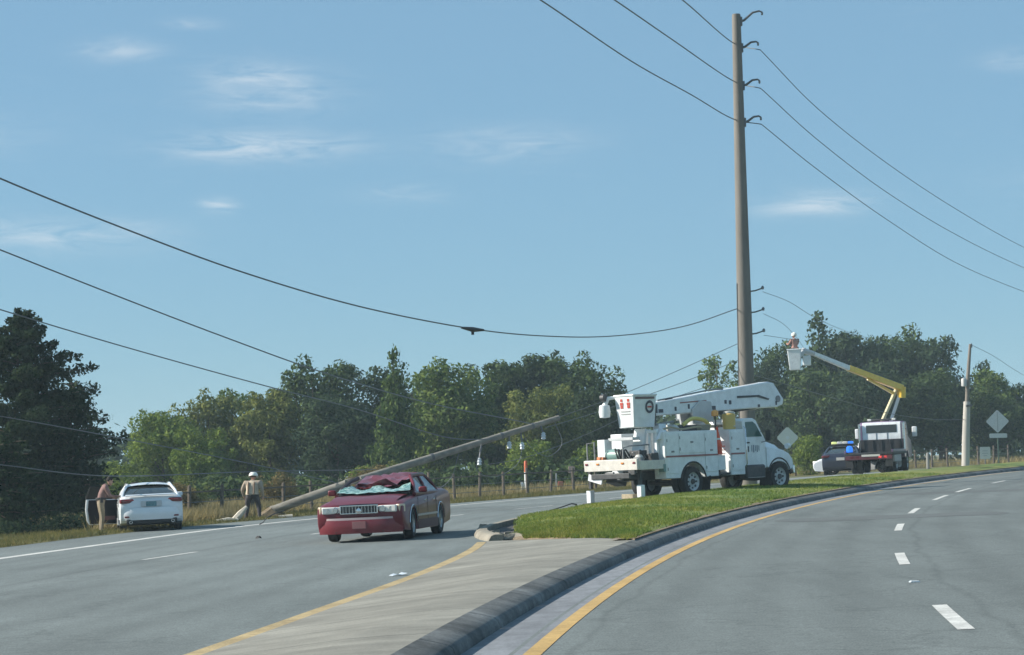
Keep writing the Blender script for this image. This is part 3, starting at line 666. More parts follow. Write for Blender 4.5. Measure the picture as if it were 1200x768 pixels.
metal_d = mat('dark_metal', (.045, .046, .048), .55, noise=.3, scale=8)
metal_g = mat('grey_metal', (.24, .245, .25), .5, metal=.4, noise=.2, scale=9)

def wheel(parent, x, y, r, w, rm, steer=0.0, hub=False, name='wheel'):
    """tyre as the wheel part, with its rim as a sub-part"""
    s = 1 if y > 0 else -1
    mb = MB(); mb.lathe([(r * .62, -w / 2), (r * .94, -w / 2), (r, -w * .34), (r, w * .34), (r * .94, w / 2), (r * .62, w / 2), (r * .60, w * .3), (r * .60, -w * .3)], 28, 'y', closed=True)
    o = mb.build(name, tyre_m, parent); o.location = (x, y, r); o.rotation_euler = (0, 0, steer)
    mb = MB(); q = s * w * .5
    mb.lathe([(.02, q * .55), (r * .2, q * .62), (r * .28, q * .40), (r * .5, q * .45), (r * .63, q * .97), (r * .66, q * .97), (r * .66, q * .2), (.02, q * .2)], 24, 'y')
    if hub:
        mb.lathe([(r * .02, q * 1.05), (r * .17, q * 1.0), (r * .2, q * .5), (r * .02, q * .5)], 12, 'y', m=1)
        for k in range(8):
            a = k * math.pi / 4; mb.box((math.cos(a) * r * .42, q * .52, math.sin(a) * r * .42), (r * .12, .03, r * .12), rot=(0, -a, 0), m=1)
    else:
        for k in range(10):
            a = k * math.pi / 5; mb.box((math.cos(a) * r * .38, q * .62, math.sin(a) * r * .38), (r * .42, .035, r * .10), rot=(0, -a, 0))
        for k in range(10):
            a = (k + .5) * math.pi / 5; mb.box((math.cos(a) * r * .45, q * .52, math.sin(a) * r * .45), (r * .26, .02, r * .12), rot=(0, -a, 0), m=1)
    mb.build('rim', [rm, metal_d], o); return o
def arc(cx, cz, r, a0, a1, n=9): return [(cx + r * math.cos(R(a0 + (a1 - a0) * i / n)), cz + r * math.sin(R(a0 + (a1 - a0) * i / n))) for i in range(n + 1)]

def sedan(root, q, paint, bumper=None, crushed=False, open_door=False, rim=rim_m):
    """four door saloon, x forwards; q holds the measurements"""
    W = q['w'] / 2; fx, rx = q['fx'], q['rx']; wr = q['wr']; ar = wr + .055; sill = .19
    top = q['top']                                                      # upper edge from tail to nose
    out_ = [(q['tail'] + .14, .28), (q['tail'] + .02, .42), (q['tail'], .62)] + top + [(q['nose'], .60), (q['nose'] - .01, .40), (q['nose'] - .1, .24)]
    out_ += [(fx + ar + .06, .20)] + arc(fx, wr, ar, -20, 200, 12) + [(fx - ar - .03, sill), (rx + ar + .03, sill)] + arc(rx, wr, ar, -20, 200, 12) + [(rx - ar - .04, .22)]
    cx = (q['nose'] + q['tail']) / 2
    st = [(-W, .965, .76, cx, .55), (-W * .975, .980, .87, cx, .55), (-W * .91, .988, .955, cx, .55), (-W * .80, .993, .99, cx, .55), (-W * .62, .997, 1, cx, .55), (0, 1, 1.012, cx, .55), (W * .62, .997, 1, cx, .55), (W * .80, .993, .99, cx, .55), (W * .91, .988, .955, cx, .55), (W * .975, .980, .87, cx, .55), (W, .965, .76, cx, .55)]
    mb = MB(); mb.prism(out_, st); mb.build('body', paint, root, ang=32, bevel=0)
    mb = MB(); mb.span(q['tail'] + .25, q['nose'] - .25, -W + .22, W - .22, .2, .72); mb.build('underbody', under_m, root, smooth=False)
    # wheel arch lips and lower cladding
    for s in (-1, 1):
        for ax in (fx, rx):
            pts = [(x, s * (W + .004), z) for x, z in arc(ax, wr, ar + .012, 4, 176, 14)]
            MB().tube(pts, .016, 5).build('wheel_arch', paint if not crushed else chrome_m, root)
        mb = MB(); mb.box(((fx + rx) / 2, s * (W + .006), .30), (fx - rx - 2 * ar - .06, .03, .20)); mb.build('sill_cladding', q.get('clad', paint), root, bevel=.008)
        mb = MB(); mb.box(((fx + rx) / 2, s * (W + .012), q['trim']), (fx - rx - 2 * ar - .04, .022, .045)); mb.build('side_trim', q.get('trim_m', black_p), root, bevel=.006)
        # door seams and handles
        for xx in q['seams']:
            mb = MB(); mb.box((xx, s * (W + .001), .62), (.010, .008, .55)); mb.build('door_seam', black_p, root, smooth=False)
        for xx in q['handles']:
            mb = MB(); mb.box((xx, s * (W - .01), .82), (.18, .05, .035)); mb.build('door_handle', q.get('handle_m', paint), root, bevel=.01)
    # cabin: pillars, roof and glass
    b0, b1, r0_, r1 = q['cab']                       # base rear, base front, roof rear, roof front (x)
    zb, zr = q['belt'], q['roof']; wb, wr_ = W * .93, W * .69
    bl = lambda s: [Vector((b0, s * wb, zb)), Vector((b1, s * wb, zb)), Vector((r1, s * wr_, zr - .03)), Vector((r0_, s * wr_, zr - .03))]
    fb = Vector((b1 + .22, 0, zb)); bb = Vector((b0 - .22, 0, zb))
    for s in (-1, 1):
        p = bl(s); drop = (q.get('drop', 0) if crushed else 0)
        if crushed:
            p[2] = p[2] + Vector((-.12, -s * .05, -.04 if s > 0 else -.30)); p[3] = p[3] + Vector((0, 0, -.03 if s > 0 else -.12))
        mb = MB()
        for a, b, t in ((p[1], p[2], .04), (p[0], p[3], .042), ((p[0] * .47 + p[1] * .53), (p[3] * .5 + p[2] * .5), .04)):
            mb.tube([a - Vector((0, 0, .04)), a.lerp(b, .5) + Vector((0, s * .025, 0)), b], t, 7)
        mb.tube([p[3], p[3].lerp(p[2], .5) + Vector((0, s * .02, .015)), p[2]], .045, 7); mb.tube([p[0] + Vector((-.05, 0, -.02)), p[1] + Vector((.05, 0, -.02))], .05, 7)
        mb.build('window_frame', paint, root)
        lo0, lo1 = p[0] + Vector((0, s * .012, 0)), p[1] + Vector((0, s * .012, 0))
        mb = MB(); a = (lo0, lo1, p[2], p[3])
        for u0_, u1_ in ((.07, .455), (.52, .94)):
            gm = MB(); gm.quad_panel(*a, u0=u0_, u1=u1_, v0=.06, v1=.93, off=.0, thick=.012); gm.build('side_window', q.get('glass', glass_m), root, smooth=False)
    if not crushed:
        def roof(u, v):
            y = (u * 2 - 1); x = r0_ + (r1 - r0_) * v; c = 1 - y * y
            return (x + (.05 * c if v == 1 else -.05 * c if v == 0 else 0), y * (wr_ + .02), zr - .045 + .085 * c ** .6 * (.75 + .25 * math.sin(math.pi * v)) - .05 * (1 - v) ** 3)
        MB().grid(roof, 12, 6).build('roof', paint, root, recalc=False)
        def screen(xb, xt, sgn):
            def f(u, v):
                y = u * 2 - 1; c = 1 - y * y; w_ = wb + (wr_ - wb) * v
                return (xb + (xt - xb) * v + sgn * c * (.22 * (1 - v) + .06 * v), y * w_ * .985, zb - .02 + (zr - (.055 if sgn > 0 else .10) - zb) * v + .03 * math.sin(math.pi * v) + .02 * c * v)
            return f
        MB().grid(screen(b1, r1, 1), 10, 6).build('windscreen', q.get('glass', glass_m), root, recalc=False)
        MB().grid(screen(b0, r0_, -1), 10, 6).build('rear_window', q.get('glass', glass_m), root, recalc=False)
    mb = MB(); mb.span(b0 + .1, b1 - .1, -wb + .06, wb - .06, zb - .3, zb + .005); mb.build('cabin_floor', under_m, root, smooth=False)
    for yy in ((-.38, .38) if not crushed else ()):
        mb = MB(); mb.box((q['seat'], yy, zb + .1), (.14, .46, .5), rot=(0, -.2, 0)); st_ = mb.build('seat', mat('dark_seat', (.03, .03, .032), .8), root, bevel=.03)
        mb = MB(); mb.box((q['seat'] - .04, yy, zb + .40), (.09, .24, .18)); mb.build('headrest', mat('dark_seat', (.03, .03, .032), .8), st_, bevel=.03)
    for s in (-1, 1):
        if open_door and s > 0: continue
        mb = MB(); mb.box((b1 - .18, s * (W + .09), zb + .07), (.10, .19, .13)); mb.build('mirror', q.get('mirror_m', paint), root, bevel=.03)
    for ax, steer in ((fx, q.get('steer', 0)), (rx, 0)):
        for s in (-1, 1): wheel(root, ax, s * (W - .11), wr, .215, rim, steer)

# ------------------------------------------------------------------ the crushed red saloon, coming towards the camera on the far roadway
RED = dict(w=1.96, fx=1.50, rx=-1.48, wr=.335, tail=-2.72, nose=2.60, trim=.50, belt=.99, roof=1.44, seat=-.05,
           top=[(-2.71, .92), (-2.60, 1.02), (-2.2, 1.06), (-1.55, 1.065), (-.9, 1.0), (0, .985), (1.02, .955), (1.5, .925), (2.1, .875), (2.45, .82), (2.57, .76)],
           cab=(-1.55, .98, -1.02, .22), seams=(-1.0, -.05, .98), handles=(-.78, .18), clad=mat('red_cladding', (.10, .035, .04), .55, spec=.3), trim_m=mat('pale_trim', (.45, .36, .36), .35),
           handle_m=chrome_m, mirror_m=red_m, steer=R(4))
red = thing('crashed_car', 'dark red saloon car with crushed roof and shattered green windscreen on the far roadway', 'car', (-2.86, 50.4, gz(-2.86) + .004), R(-90 - 9.5), tilt=True)
red.scale = (1, .95, .98)
sedan(red, RED, red_m, crushed=True)
rr = random.Random(12)
nz = lambda: rr.uniform(-1, 1)
# roof skin: pushed down at the front and centre, folded
def crush_roof(u, v):
    y = u * 2 - 1; x = -1.02 + 1.32 * v; c = 1 - y * y
    dip = .24 * v ** 1.2 * (.35 + .65 * c) + .16 * v * (y < 0) * -y
    fold = .055 * math.sin(7 * y + 3 * v) * v + .045 * math.sin(11 * v + 2 * y)
    edge = .05 * nz() * (0 < u < 1)
    return (x - .05 * v * c, y * .70, 1.405 + .03 * c - dip + fold * c * .7 + edge * .55)
MB().grid(crush_roof, 12, 9).build('roof', mat('crumpled_red', (.15, .028, .040), .36, coat=.3, noise=.25, scale=9), red, smooth=True, ang=14, recalc=False)
def flap(u, v):           # a torn fold of roof skin standing up along the front edge
    y = u * 2 - 1; return (.22 + .10 * math.sin(3 * y + 1) + .10 * v, y * .62, 1.13 + .05 * math.sin(5 * y) + v * (.13 + .07 * math.sin(4 * y + 2)) + .03 * nz())
MB().grid(flap, 10, 3).build('roof_fold', mat('crumpled_red', (0, 0, 0)), red, ang=14, recalc=False)
# shattered laminated windscreen sagging on to the dashboard
wm = bpy.data.materials.new('shattered_glass'); wm.use_nodes = True; t = wm.node_tree; b = t.nodes['Principled BSDF']; b.inputs['Roughness'].default_value = .22; b.inputs['Specular IOR Level'].default_value = .7
co = t.nodes.new('ShaderNodeTexCoord'); vo = t.nodes.new('ShaderNodeTexVoronoi'); vo.inputs['Scale'].default_value = 14
cr2 = t.nodes.new('ShaderNodeValToRGB'); e = cr2.color_ramp.elements; e[0].color = (.07, .18, .17, 1); e[1].color = (.38, .55, .51, 1); e[0].position = .15; e[1].position = .9
t.links.new(co.outputs['Object'], vo.inputs['Vector']); t.links.new(vo.outputs['Color'], cr2.inputs['Fac']); t.links.new(cr2.outputs['Color'], b.inputs['Base Color'])
def screen_w(u, v):
    y = u * 2 - 1; c = 1 - y * y
    return (1.18 - .78 * v + .18 * c * (1 - v) + .02 * nz(), y * (.86 - .16 * v), 1.0 + .20 * v + .06 * math.sin(6 * y + 2.2 * v) * v + .07 * math.sin(2.6 * v + 1.2) - .03 * c + .018 * nz())
MB().grid(screen_w, 20, 9).build('windscreen', wm, red, ang=5, recalc=False)
def screen_r(u, v):
    y = u * 2 - 1; c = 1 - y * y; return (-1.6 + .55 * v - .18 * c * (1 - v), y * (.88 - .2 * v), 1.04 + .30 * v)
MB().grid(screen_r, 8, 4).build('rear_window', glass_m, red, recalc=False)
mb = MB(); mb.box((1.12, 0, 1.0), (.10, 1.66, .05)); mb.build('wiper_cowl', black_p, red, bevel=.01)
for yy in (-.35, .25):
    MB().tube([(1.14, yy, 1.03), (1.02, yy + .3, 1.06), (.95, yy + .52, 1.09)], .010, 5).build('wiper', black_p, red)
# bent roof pillar lying outwards on the car's right-hand side
MB().tube([(.95, -.88, 1.0), (.55, -.90, 1.13), (.18, -.78, 1.30), (-.2, -.70, 1.36)], [.05, .045, .045, .05], 7).build('bent_pillar', mat('dark_trim', (.04, .025, .03), .5), red)
# front end
mb = MB()
mb.grid(lambda u, v: (2.595 + .05 * (1 - (2 * u - 1) ** 2) - .13 * abs(2 * u - 1) ** 5 + .02 * math.sin(math.pi * v), (2 * u - 1) * .955, .19 + .33 * v), 20, 5)
mb.build('front_bumper', red_l, red, recalc=False)
mb = MB(); mb.grid(lambda u, v: (2.652 - .05 * (2 * u - 1) ** 2 - .13 * abs(2 * u - 1) ** 5, (2 * u - 1) * .95, .475 + .055 * v), 20, 1); mb.build('bumper_strip', mat('pale_trim', (0, 0, 0)), red, recalc=False)
g = MB(); g.box((2.585, 0, .70), (.06, .80, .16)); gr = g.build('grille', metal_d, red, bevel=.015)
g = MB(); g.box((2.61, 0, .785), (.04, .88, .03)); g.box((2.61, 0, .620), (.04, .84, .025)); g.box((2.61, .42, .70), (.04, .035, .165)); g.box((2.61, -.42, .70), (.04, .035, .165)); g.build('grille_surround', chrome_m, gr, bevel=.006)
for i in range(11):
    g = MB(); g.box((2.617, -.36 + .072 * i, .70), (.02, .012, .14)); g.build('grille_bar', chrome_m, gr, smooth=False)
g = MB(); g.lathe([(.001, .0), (.055, .0), (.06, .012), (.001, .02)], 14, 'x', c=(2.625, 0, .67)); g.build('emblem', chrome_m, gr)
for s in (-1, 1):
    hl = MB(); hl.box((2.545, s * .645, .70), (.12, .42, .15), rot=(0, 0, s * -.10)); h = hl.build('headlight', lens_m, red, bevel=.025)
    q_ = MB(); q_.lathe([(.01, .03), (.06, .03), (.07, .0), (.01, -.01)], 14, 'x', c=(2.60, s * .54, .70)); q_.build('lamp_bowl', chrome_m, h)
    q_ = MB(); q_.lathe([(.01, .03), (.05, .03), (.06, .0), (.01, -.01)], 14, 'x', c=(2.585, s * .73, .70)); q_.build('lamp_bowl', chrome_m, h)
    il = MB(); il.box((2.44, s * .905, .70), (.22, .12, .17), rot=(0, 0, -s * .45)); il.build('indicator', mat('indicator_lens', (.62, .50, .36), .15), red, bevel=.02)
mb = MB(); mb.box((2.665, 0, .37), (.012, .31, .155)); mb.build('front_plate', mat('plate_red', (.24, .10, .10), .5), red, bevel=.004)
mb = MB(); mb.box((2.60, 0, .235), (.06, 1.1, .05)); mb.build('air_dam', black_p, red, bevel=.01)
mb = MB()   # hood panel, lifted slightly by the blow
mb.grid(lambda u, v: (1.10 + 1.42 * v - .06 * (2 * u - 1) ** 2 * v, (2 * u - 1) * (.80 - .03 * v), .968 - .035 * v - .135 * v ** 2.2 + .020 * (1 - (2 * u - 1) ** 2) + .02 * math.sin(math.pi * v) + .012 * math.sin(9 * u + 4 * v) * (1 - v)), 14, 10); mb.build('hood', red_m, red, recalc=False)
for s in (-1, 1):
    tl = MB(); tl.box((-2.70, s * .68, .82), (.05, .5, .16)); tl.build('tail_light', taill_m, red, bevel=.02)

# ------------------------------------------------------------------ the white saloon stopped half on the verge, driver's door open
WHT = dict(w=1.86, fx=1.40, rx=-1.36, wr=.345, tail=-2.38, nose=2.34, trim=.36, belt=1.0, roof=1.44, seat=.0,
           top=[(-2.40, .78), (-2.34, .98), (-2.24, 1.075), (-1.9, 1.10), (-1.45, 1.09), (-.9, 1.02), (0, 1.0), (1.0, .99), (1.5, .95), (2.0, .84), (2.26, .70)],
           cab=(-1.72, 1.05, -.80, .25), seams=(-.95, .02, 1.0), handles=(-.75, .2), trim_m=white_m)
wloc = (-11.36, 70.2, gz(-11.36) - .01)
wht = thing('stopped_car', 'white saloon car seen from behind on the left verge with its front door open', 'car', wloc, R(90 + 11.5), tilt=True)
sedan(wht, WHT, white_m, open_door=True)
# tail: bumper, lamps, plate, exhaust tips, spoiler lip
mb = MB(); mb.grid(lambda u, v: (-2.40 - .05 * (1 - (2 * u - 1) ** 2) + .16 * abs(2 * u - 1) ** 5 - .03 * math.sin(math.pi * v), (2 * u - 1) * .925, .36 + .36 * v), 18, 5); mb.build('rear_bumper', white_m, wht, recalc=False)
mb = MB(); mb.box((-2.36, 0, .315), (.10, 1.50, .15)); mb.build('diffuser', black_p, wht, bevel=.02)
mb = MB(); mb.box((-2.32, 0, 1.10), (.14, 1.50, .03), rot=(0, -.15, 0)); mb.build('boot_lip', white_m, wht, bevel=.01)
for s in (-1, 1):
    tl = MB(); tl.box((-2.30, s * .70, .93), (.17, .46, .13), rot=(0, 0, s * .28)); h = tl.build('tail_light', taill_m, wht, bevel=.03)
    q_ = MB(); q_.box((-2.385, s * .66, .955), (.02, .30, .025), rot=(0, 0, s * .24)); q_.build('lamp_strip', mat('tail_lamp_bright', (.42, .03, .04), .2), h)
    q_ = MB(); q_.lathe([(.045, 0), (.05, -.08), (.035, -.08), (.03, 0)], 12, 'x', c=(-2.38, s * .62, .30)); q_.build('exhaust_tip', chrome_m, wht)
    q_ = MB(); q_.box((-2.405, s * .70, .46), (.02, .20, .05)); q_.build('reflector', taill_m, wht, bevel=.01)
mb = MB(); mb.box((-2.425, 0, .84), (.02, .62, .17)); pl = mb.build('plate_recess', truck_g, wht, bevel=.01)
mb = MB(); mb.box((-2.437, 0, .83), (.008, .31, .15)); mb.build('rear_plate', mat('plate_teal', (.12, .24, .27), .5, noise=.4, scale=40), pl, bevel=.003)
# the open front door, swung out on its front hinge
door = MB()
dl = [(0, .22), (0, .98), (-.10, 1.0), (-.98, 1.02), (-1.02, .7), (-.98, .35), (-.90, .22)]
door.slab(dl, -.02, .05)
d_o = door.build('door', white_m, wht, bevel=.012); d_o.location = (1.0, .90, 0); d_o.rotation_euler = (0, 0, R(-80)); d_o['label'] = 'open driver side door of the white car'
mb = MB(); mb.slab([(-.01, .24), (-.01, .97), (-.91, 1.0), (-.95, .7), (-.90, .25)], -.06, -.021); mb.build('door_trim', mat('door_lining', (.018, .015, .017), .9, spec=.08), d_o, bevel=.015)
mb = MB(); mb.slab([(-.1, .36), (-.1, .48), (-.55, .48), (-.60, .36)], -.075, -.061); mb.build('door_pocket', mat('dark_red_trim', (.10, .025, .028), .6), d_o)
mb = MB(); mb.tube([(-.02, .0, .99), (-.42, -.10, 1.38), (-.86, -.13, 1.42), (-1.0, .0, 1.02)], .016, 6); mb.build('window_frame', mat('dark_tint', (0, 0, 0)), d_o)
mb = MB(); mb.quad_panel((-.05, 0, 1.0), (-.96, 0, 1.02), (-.86, -.12, 1.40), (-.44, -.09, 1.36), thick=.008); mb.build('window', mat('dark_tint', (.008, .009, .011), .6, spec=.08), d_o, smooth=False)
mb = MB(); mb.box((-.12, .14, 1.05), (.10, .19, .13)); mb.build('mirror', white_m, d_o, bevel=.03)

# ------------------------------------------------------------------ the white bucket truck parked on the grass median
orange_m = mat('cone_orange', (.72, .10, .035), .55)
yel_m = mat('boom_yellow', (.80, .52, .05), .4, coat=.3, noise=.08, scale=4)
red_s = mat('red_stripe', (.28, .10, .09), .5)
mark_d = mat('dark_marking', (.05, .055, .075), .5); mark_r = mat('red_marking', (.45, .07, .05), .5)
amber_m = mat('amber_beacon', (.85, .38, .08), .2)
wood_m = mat('wood_pad', (.36, .30, .20), .8, noise=.2, scale=10)
TA = R(90 - 44.5)
bx, by = 5.15, 76.9
bt = thing('bucket_truck', 'white utility bucket truck with its boom stowed over the cab on the grass median', 'truck', (bx, by, gz(bx) + .13), TA, tilt=True)
def P_(name, mb, m, par=bt, **k): return mb.build(name, m, par, **k)
WR = .50
for s in (-1, 1):
    wheel(bt, 4.75, s * 1.04, WR, .28, steel_w, R(-3), hub=True); wheel(bt, 0, s * 1.06, WR, .27, steel_w, hub=True); wheel(bt, 0, s * .74, WR, .27, steel_w)
    mb = MB(); mb.box((1.9, s * .42, .74), (7.4, .09, .24)); P_('frame_rail', mb, metal_d, smooth=False)
for ax in (0, 4.75):
    mb = MB(); mb.tube([(ax, -.9, WR), (ax, 0, WR - .02), (ax, .9, WR)], [.06, .11, .06], 8); P_('axle', mb, metal_d)
mb = MB(); mb.tube([(.2, 0, .5), (3.4, 0, .62)], .05, 8); P_('drive_shaft', mb, metal_d)
# service body: side boxes with wheel arches
arch = arc(0, WR, .64, 12, 168, 12)
def side_box(x0, x1, z0, z1, y0, y1, ar=False):
    o = [(x0, z1), (x0, z0)]
    if ar: o += arch[::-1]
    o += [(x1, z0), (x1, z1)]
    mb = MB(); mb.slab(o, y0, y1); return mb
P_('service_box', side_box(-1.40, 1.34, .64, 2.20, -1.20, -.70, True), truck_w, bevel=.015)
P_('service_box', side_box(2.02, 2.78, .64, 2.20, -1.20, -.70), truck_w, bevel=.015)
P_('service_box', side_box(-1.40, 2.78, .64, 2.20, .70, 1.20, True), truck_w, bevel=.015)
mb = MB(); mb.tube([(x, -1.213, z) for x, z in arc(0, WR, .66, 8, 172, 14)], .025, 6); P_('wheel_arch', mb, black_p)
mb = MB(); mb.span(-1.4, 2.8, -.7, .7, .92, 1.02); P_('bed_floor', mb, metal_g, smooth=False)
mb = MB(); mb.span(2.70, 2.78, -.7, .7, 1.0, 2.3); P_('headboard', mb, truck_w, smooth=False)
mb = MB(); mb.span(1.34, 2.02, -1.16, -.70, .66, .74); P_('step', mb, metal_d, smooth=False)
for x0, x1, z0, z1 in ((-1.34, -.72, .80, 2.12), (-.68, .62, 1.46, 2.12), (.66, 1.30, .80, 2.12), (2.07, 2.73, .80, 2.12), (-.68, .62, 1.22, 1.30)):
    if z1 - z0 < .2: continue
    mb = MB(); mb.span(x0, x1, -1.222, -1.199, z0, z1); d = P_('compartment_door', mb, truck_w, bevel=.008)
    h = MB(); h.box(((x0 + x1) / 2, -1.228, z0 + (z1 - z0) * .55), (.14, .018, .06)); h.build('latch', metal_g, d, smooth=False)
mb = MB(); mb.span(-1.39, 1.33, -1.2275, -1.2225, 1.335, 1.395); mb.span(2.03, 2.77, -1.2275, -1.2225, 1.335, 1.395); P_('side_stripe', mb, red_s, smooth=False)
# cab
cabo = [(2.86, .82), (2.86, 2.48), (2.98, 2.56), (3.45, 2.57), (3.62, 2.50), (4.02, 1.92), (4.10, 1.80), (4.10, .82)]
mb = MB(); mb.prism(cabo, [(-1.10, 1, .985, 3.6, 1.7), (-1.06, 1, 1, 3.6, 1.7), (-.8, 1, 1.01, 3.6, 1.7), (0, 1.0, 1.02, 3.6, 1.7), (.8, 1, 1.01, 3.6, 1.7), (1.06, 1, 1, 3.6, 1.7), (1.10, 1, .985, 3.6, 1.7)]); P_('cab', mb, truck_w, bevel=.02)
for s in (-1, 1):
    mb = MB(); y = s * 1.103; mb.slab([(3.02, 1.92), (3.02, 2.44), (3.42, 2.45), (3.58, 2.36), (3.92, 1.92)], y - .006, y + .006); P_('side_window', mb, glass_g, smooth=False)
    mb = MB(); mb.slab([(2.96, .95), (2.96, 1.86), (4.02, 1.86), (4.02, 1.2), (3.9, .95)], y - .004, y + .010); d = P_('door', mb, truck_w, bevel=.008)
    h = MB(); h.box((3.10, s * 1.12, 1.72), (.16, .03, .05)); h.build('handle', black_p, d, smooth=False)
    if s < 0:
        # the maker's plate and company lettering, too blurred to read: upright dark strokes
        for i, (hh, ww) in enumerate(((.22, .035), (.26, .06), (.20, .04), (.24, .05), (.18, .035))):
            h = MB(); h.box((3.30 + .10 * i, -1.1165, 1.52 - .015 * (i % 2)), (ww, .004, hh)); h.build('door_marking', mat('blue_grey_marking', (.22, .26, .31), .5), d, smooth=False)
        h = MB(); h.box((3.12, -1.1165, 1.50), (.06, .004, .20)); h.build('door_marking', mark_d, d, smooth=False)
    mb = MB(); mb.tube([(3.85, s * 1.1, 2.1), (3.95, s * 1.32, 2.1), (3.95, s * 1.32, 1.75), (3.86, s * 1.1, 1.72)], .014, 5); P_('mirror_arm', mb, black_p)
    mb = MB(); mb.box((3.96, s * 1.34, 1.95), (.07, .20, .36)); P_('mirror', mb, black_p, bevel=.02)
mb = MB(); mb.grid(lambda u, v: (4.075 - .41 * v + .04 * (1 - (2 * u - 1) ** 2), (2 * u - 1) * (1.0 - .06 * v), 1.88 + .58 * v), 8, 2); P_('windscreen', mb, glass_g, recalc=False)
mb = MB(); mb.slab([(3.0, 1.95), (3.0, 2.40), (3.01, 2.40), (3.01, 1.95)], -.6, .6); mb.v = [(x - .148, y, z) for x, y, z in mb.v]; P_('rear_window', mb, glass_m, smooth=False)
# hood and fenders
hood = [(4.08, .86), (4.08, 1.84), (4.6, 1.76), (5.10, 1.62), (5.40, 1.44), (5.54, 1.22), (5.58, .95), (5.55, .80), (5.40, .72)] + arc(4.75, WR, .62, 20, 150, 12)
mb = MB(); mb.prism(hood, [(-1.14, .97, .62, 4.5, .9), (-1.10, .98, .70, 4.5, .9), (-.86, .99, .80, 4.5, .9), (-.70, 1, .98, 4.5, .9), (0, 1.02, 1.04, 4.5, .9), (.70, 1, .98, 4.5, .9), (.86, .99, .80, 4.5, .9), (1.10, .98, .70, 4.5, .9), (1.14, .97, .62, 4.5, .9)]); P_('hood', mb, truck_w, ang=30)
mb = MB(); mb.box((5.62, 0, .72), (.14, 2.25, .30)); P_('bumper', mb, chrome_m, bevel=.03)
mb = MB(); mb.box((5.585, 0, 1.15), (.04, .9, .5)); g = P_('grille', mb, metal_d, bevel=.02)
for i in range(6):
    h = MB(); h.box((5.61, 0, .96 + .075 * i), (.02, .86, .025)); h.build('grille_bar', chrome_m, g, smooth=False)
for s in (-1, 1):
    h = MB(); h.box((5.48, s * .78, 1.05), (.14, .28, .22)); P_('headlight', h, lens_m, bevel=.03)
    h = MB(); h.tube([(x, s * 1.135, z) for x, z in arc(4.75, WR, .645, 5, 160, 14)], .03, 6); P_('fender_lip', h, black_p)
    h = MB(); h.lathe([(.01, -.07), (.10, -.07), (.10, .05), (.02, .09)], 12, 'x', c=(5.25, s * 1.18, 1.55)); h2 = P_('hood_mirror', h, white_m)
    h = MB(); h.tube([(5.2, s * 1.0, 1.30), (5.25, s * 1.17, 1.50)], .012, 5); h.build('mirror_stalk', black_p, h2)
mb = MB(); mb.box((3.42, -1.0, .72), (1.05, .36, .46)); P_('fuel_tank', mb, metal_d, bevel=.06)
mb = MB(); mb.box((3.42, .98, .72), (1.05, .36, .46)); P_('battery_box', mb, metal_d, bevel=.04)
mb = MB(); mb.span(2.95, 3.9, -1.18, -1.0, .50, .53); P_('cab_step', mb, metal_g, smooth=False)
for xx in (.80, 4.12):
    mb = MB(); mb.box((xx, -1.0, .42), (.02, .5, .5), rot=(0, .15, 0)); P_('mud_flap', mb, tyre_m, smooth=False)
# pedestal, turret and the folded boom
mb = MB(); mb.lathe([(.42, 1.0), (.40, 1.9), (.30, 2.0), (.30, 2.35), (.38, 2.4), (.38, 2.6)], 18, 'z', c=(1.75, .05, 0)); P_('pedestal', mb, truck_w)
mb = MB(); mb.slab([(1.25, 2.45), (1.15, 2.95), (1.6, 3.25), (2.2, 3.2), (2.3, 2.5)], -.32, -.24); mb.slab([(1.25, 2.45), (1.15, 2.95), (1.6, 3.25), (2.2, 3.2), (2.3, 2.5)], .26, .34); P_('turret', mb, truck_g, bevel=.01)
boom = [(-1.0, 2.74), (-1.0, 3.18), (2.2, 3.52), (5.50, 3.87), (5.82, 3.82), (6.36, 3.24), (6.30, 3.04), (5.95, 2.95), (4.6, 2.93), (2.5, 2.87)]
mb = MB(); mb.slab(boom, -.26, .20); bo = P_('upper_boom', mb, truck_w, bevel=.04)
mb = MB(); mb.slab([(1.3, 2.62), (1.3, 2.84), (5.4, 2.90), (5.9, 3.02), (5.95, 3.4), (5.6, 3.5), (5.2, 3.1)], .24, .52); P_('lower_boom', mb, truck_g, bevel=.03)
for x, z, w_, h_ in ((-.72, 3.0, .26, .30), (-.42, 2.92, .24, .12), (.35, 2.98, .10, .14), (1.05, 3.05, .10, .16), (3.05, 3.18, .12, .13), (3.3, 3.16, .13, .14), (4.9, 3.02, .12, .10), (5.9, 3.10, .08, .14), (2.35, 2.98, .28, .14)):
    h = MB(); h.box((x, -.266, z), (w_, .008, h_)); h.build('boom_marking', mark_d, bo, smooth=False)
h = MB(); h.slab([(3.7, 3.30), (3.7, 3.38), (4.9, 3.40), (5.5, 3.26), (5.45, 3.22), (4.8, 3.33)], -.285, -.262); h.build('boom_cylinder', metal_d, bo)
h = MB(); h.slab([(.6, 3.16), (.6, 3.20), (2.0, 3.26), (2.0, 3.22)], -.272, -.262); h.build('boom_marking', red_s, bo, smooth=False)
h = MB(); h.tube([(3.0, -.2, 3.63), (2.4, -.15, 3.62), (.8, -.1, 3.42), (-.4, -.1, 3.28)], .03, 6); h.build('hydraulic_hose', metal_g, bo)
h = MB(); h.box((.2, -.05, 3.30), (.35, .2, .08)); h.build('hose_clamp', metal_d, bo, bevel=.01)
h = MB(); h.lathe([(.01, -.30), (.12, -.30), (.12, .55), (.01, .55)], 14, 'y', c=(6.0, 0, 3.25)); h.build('elbow_pin', metal_g, bo)
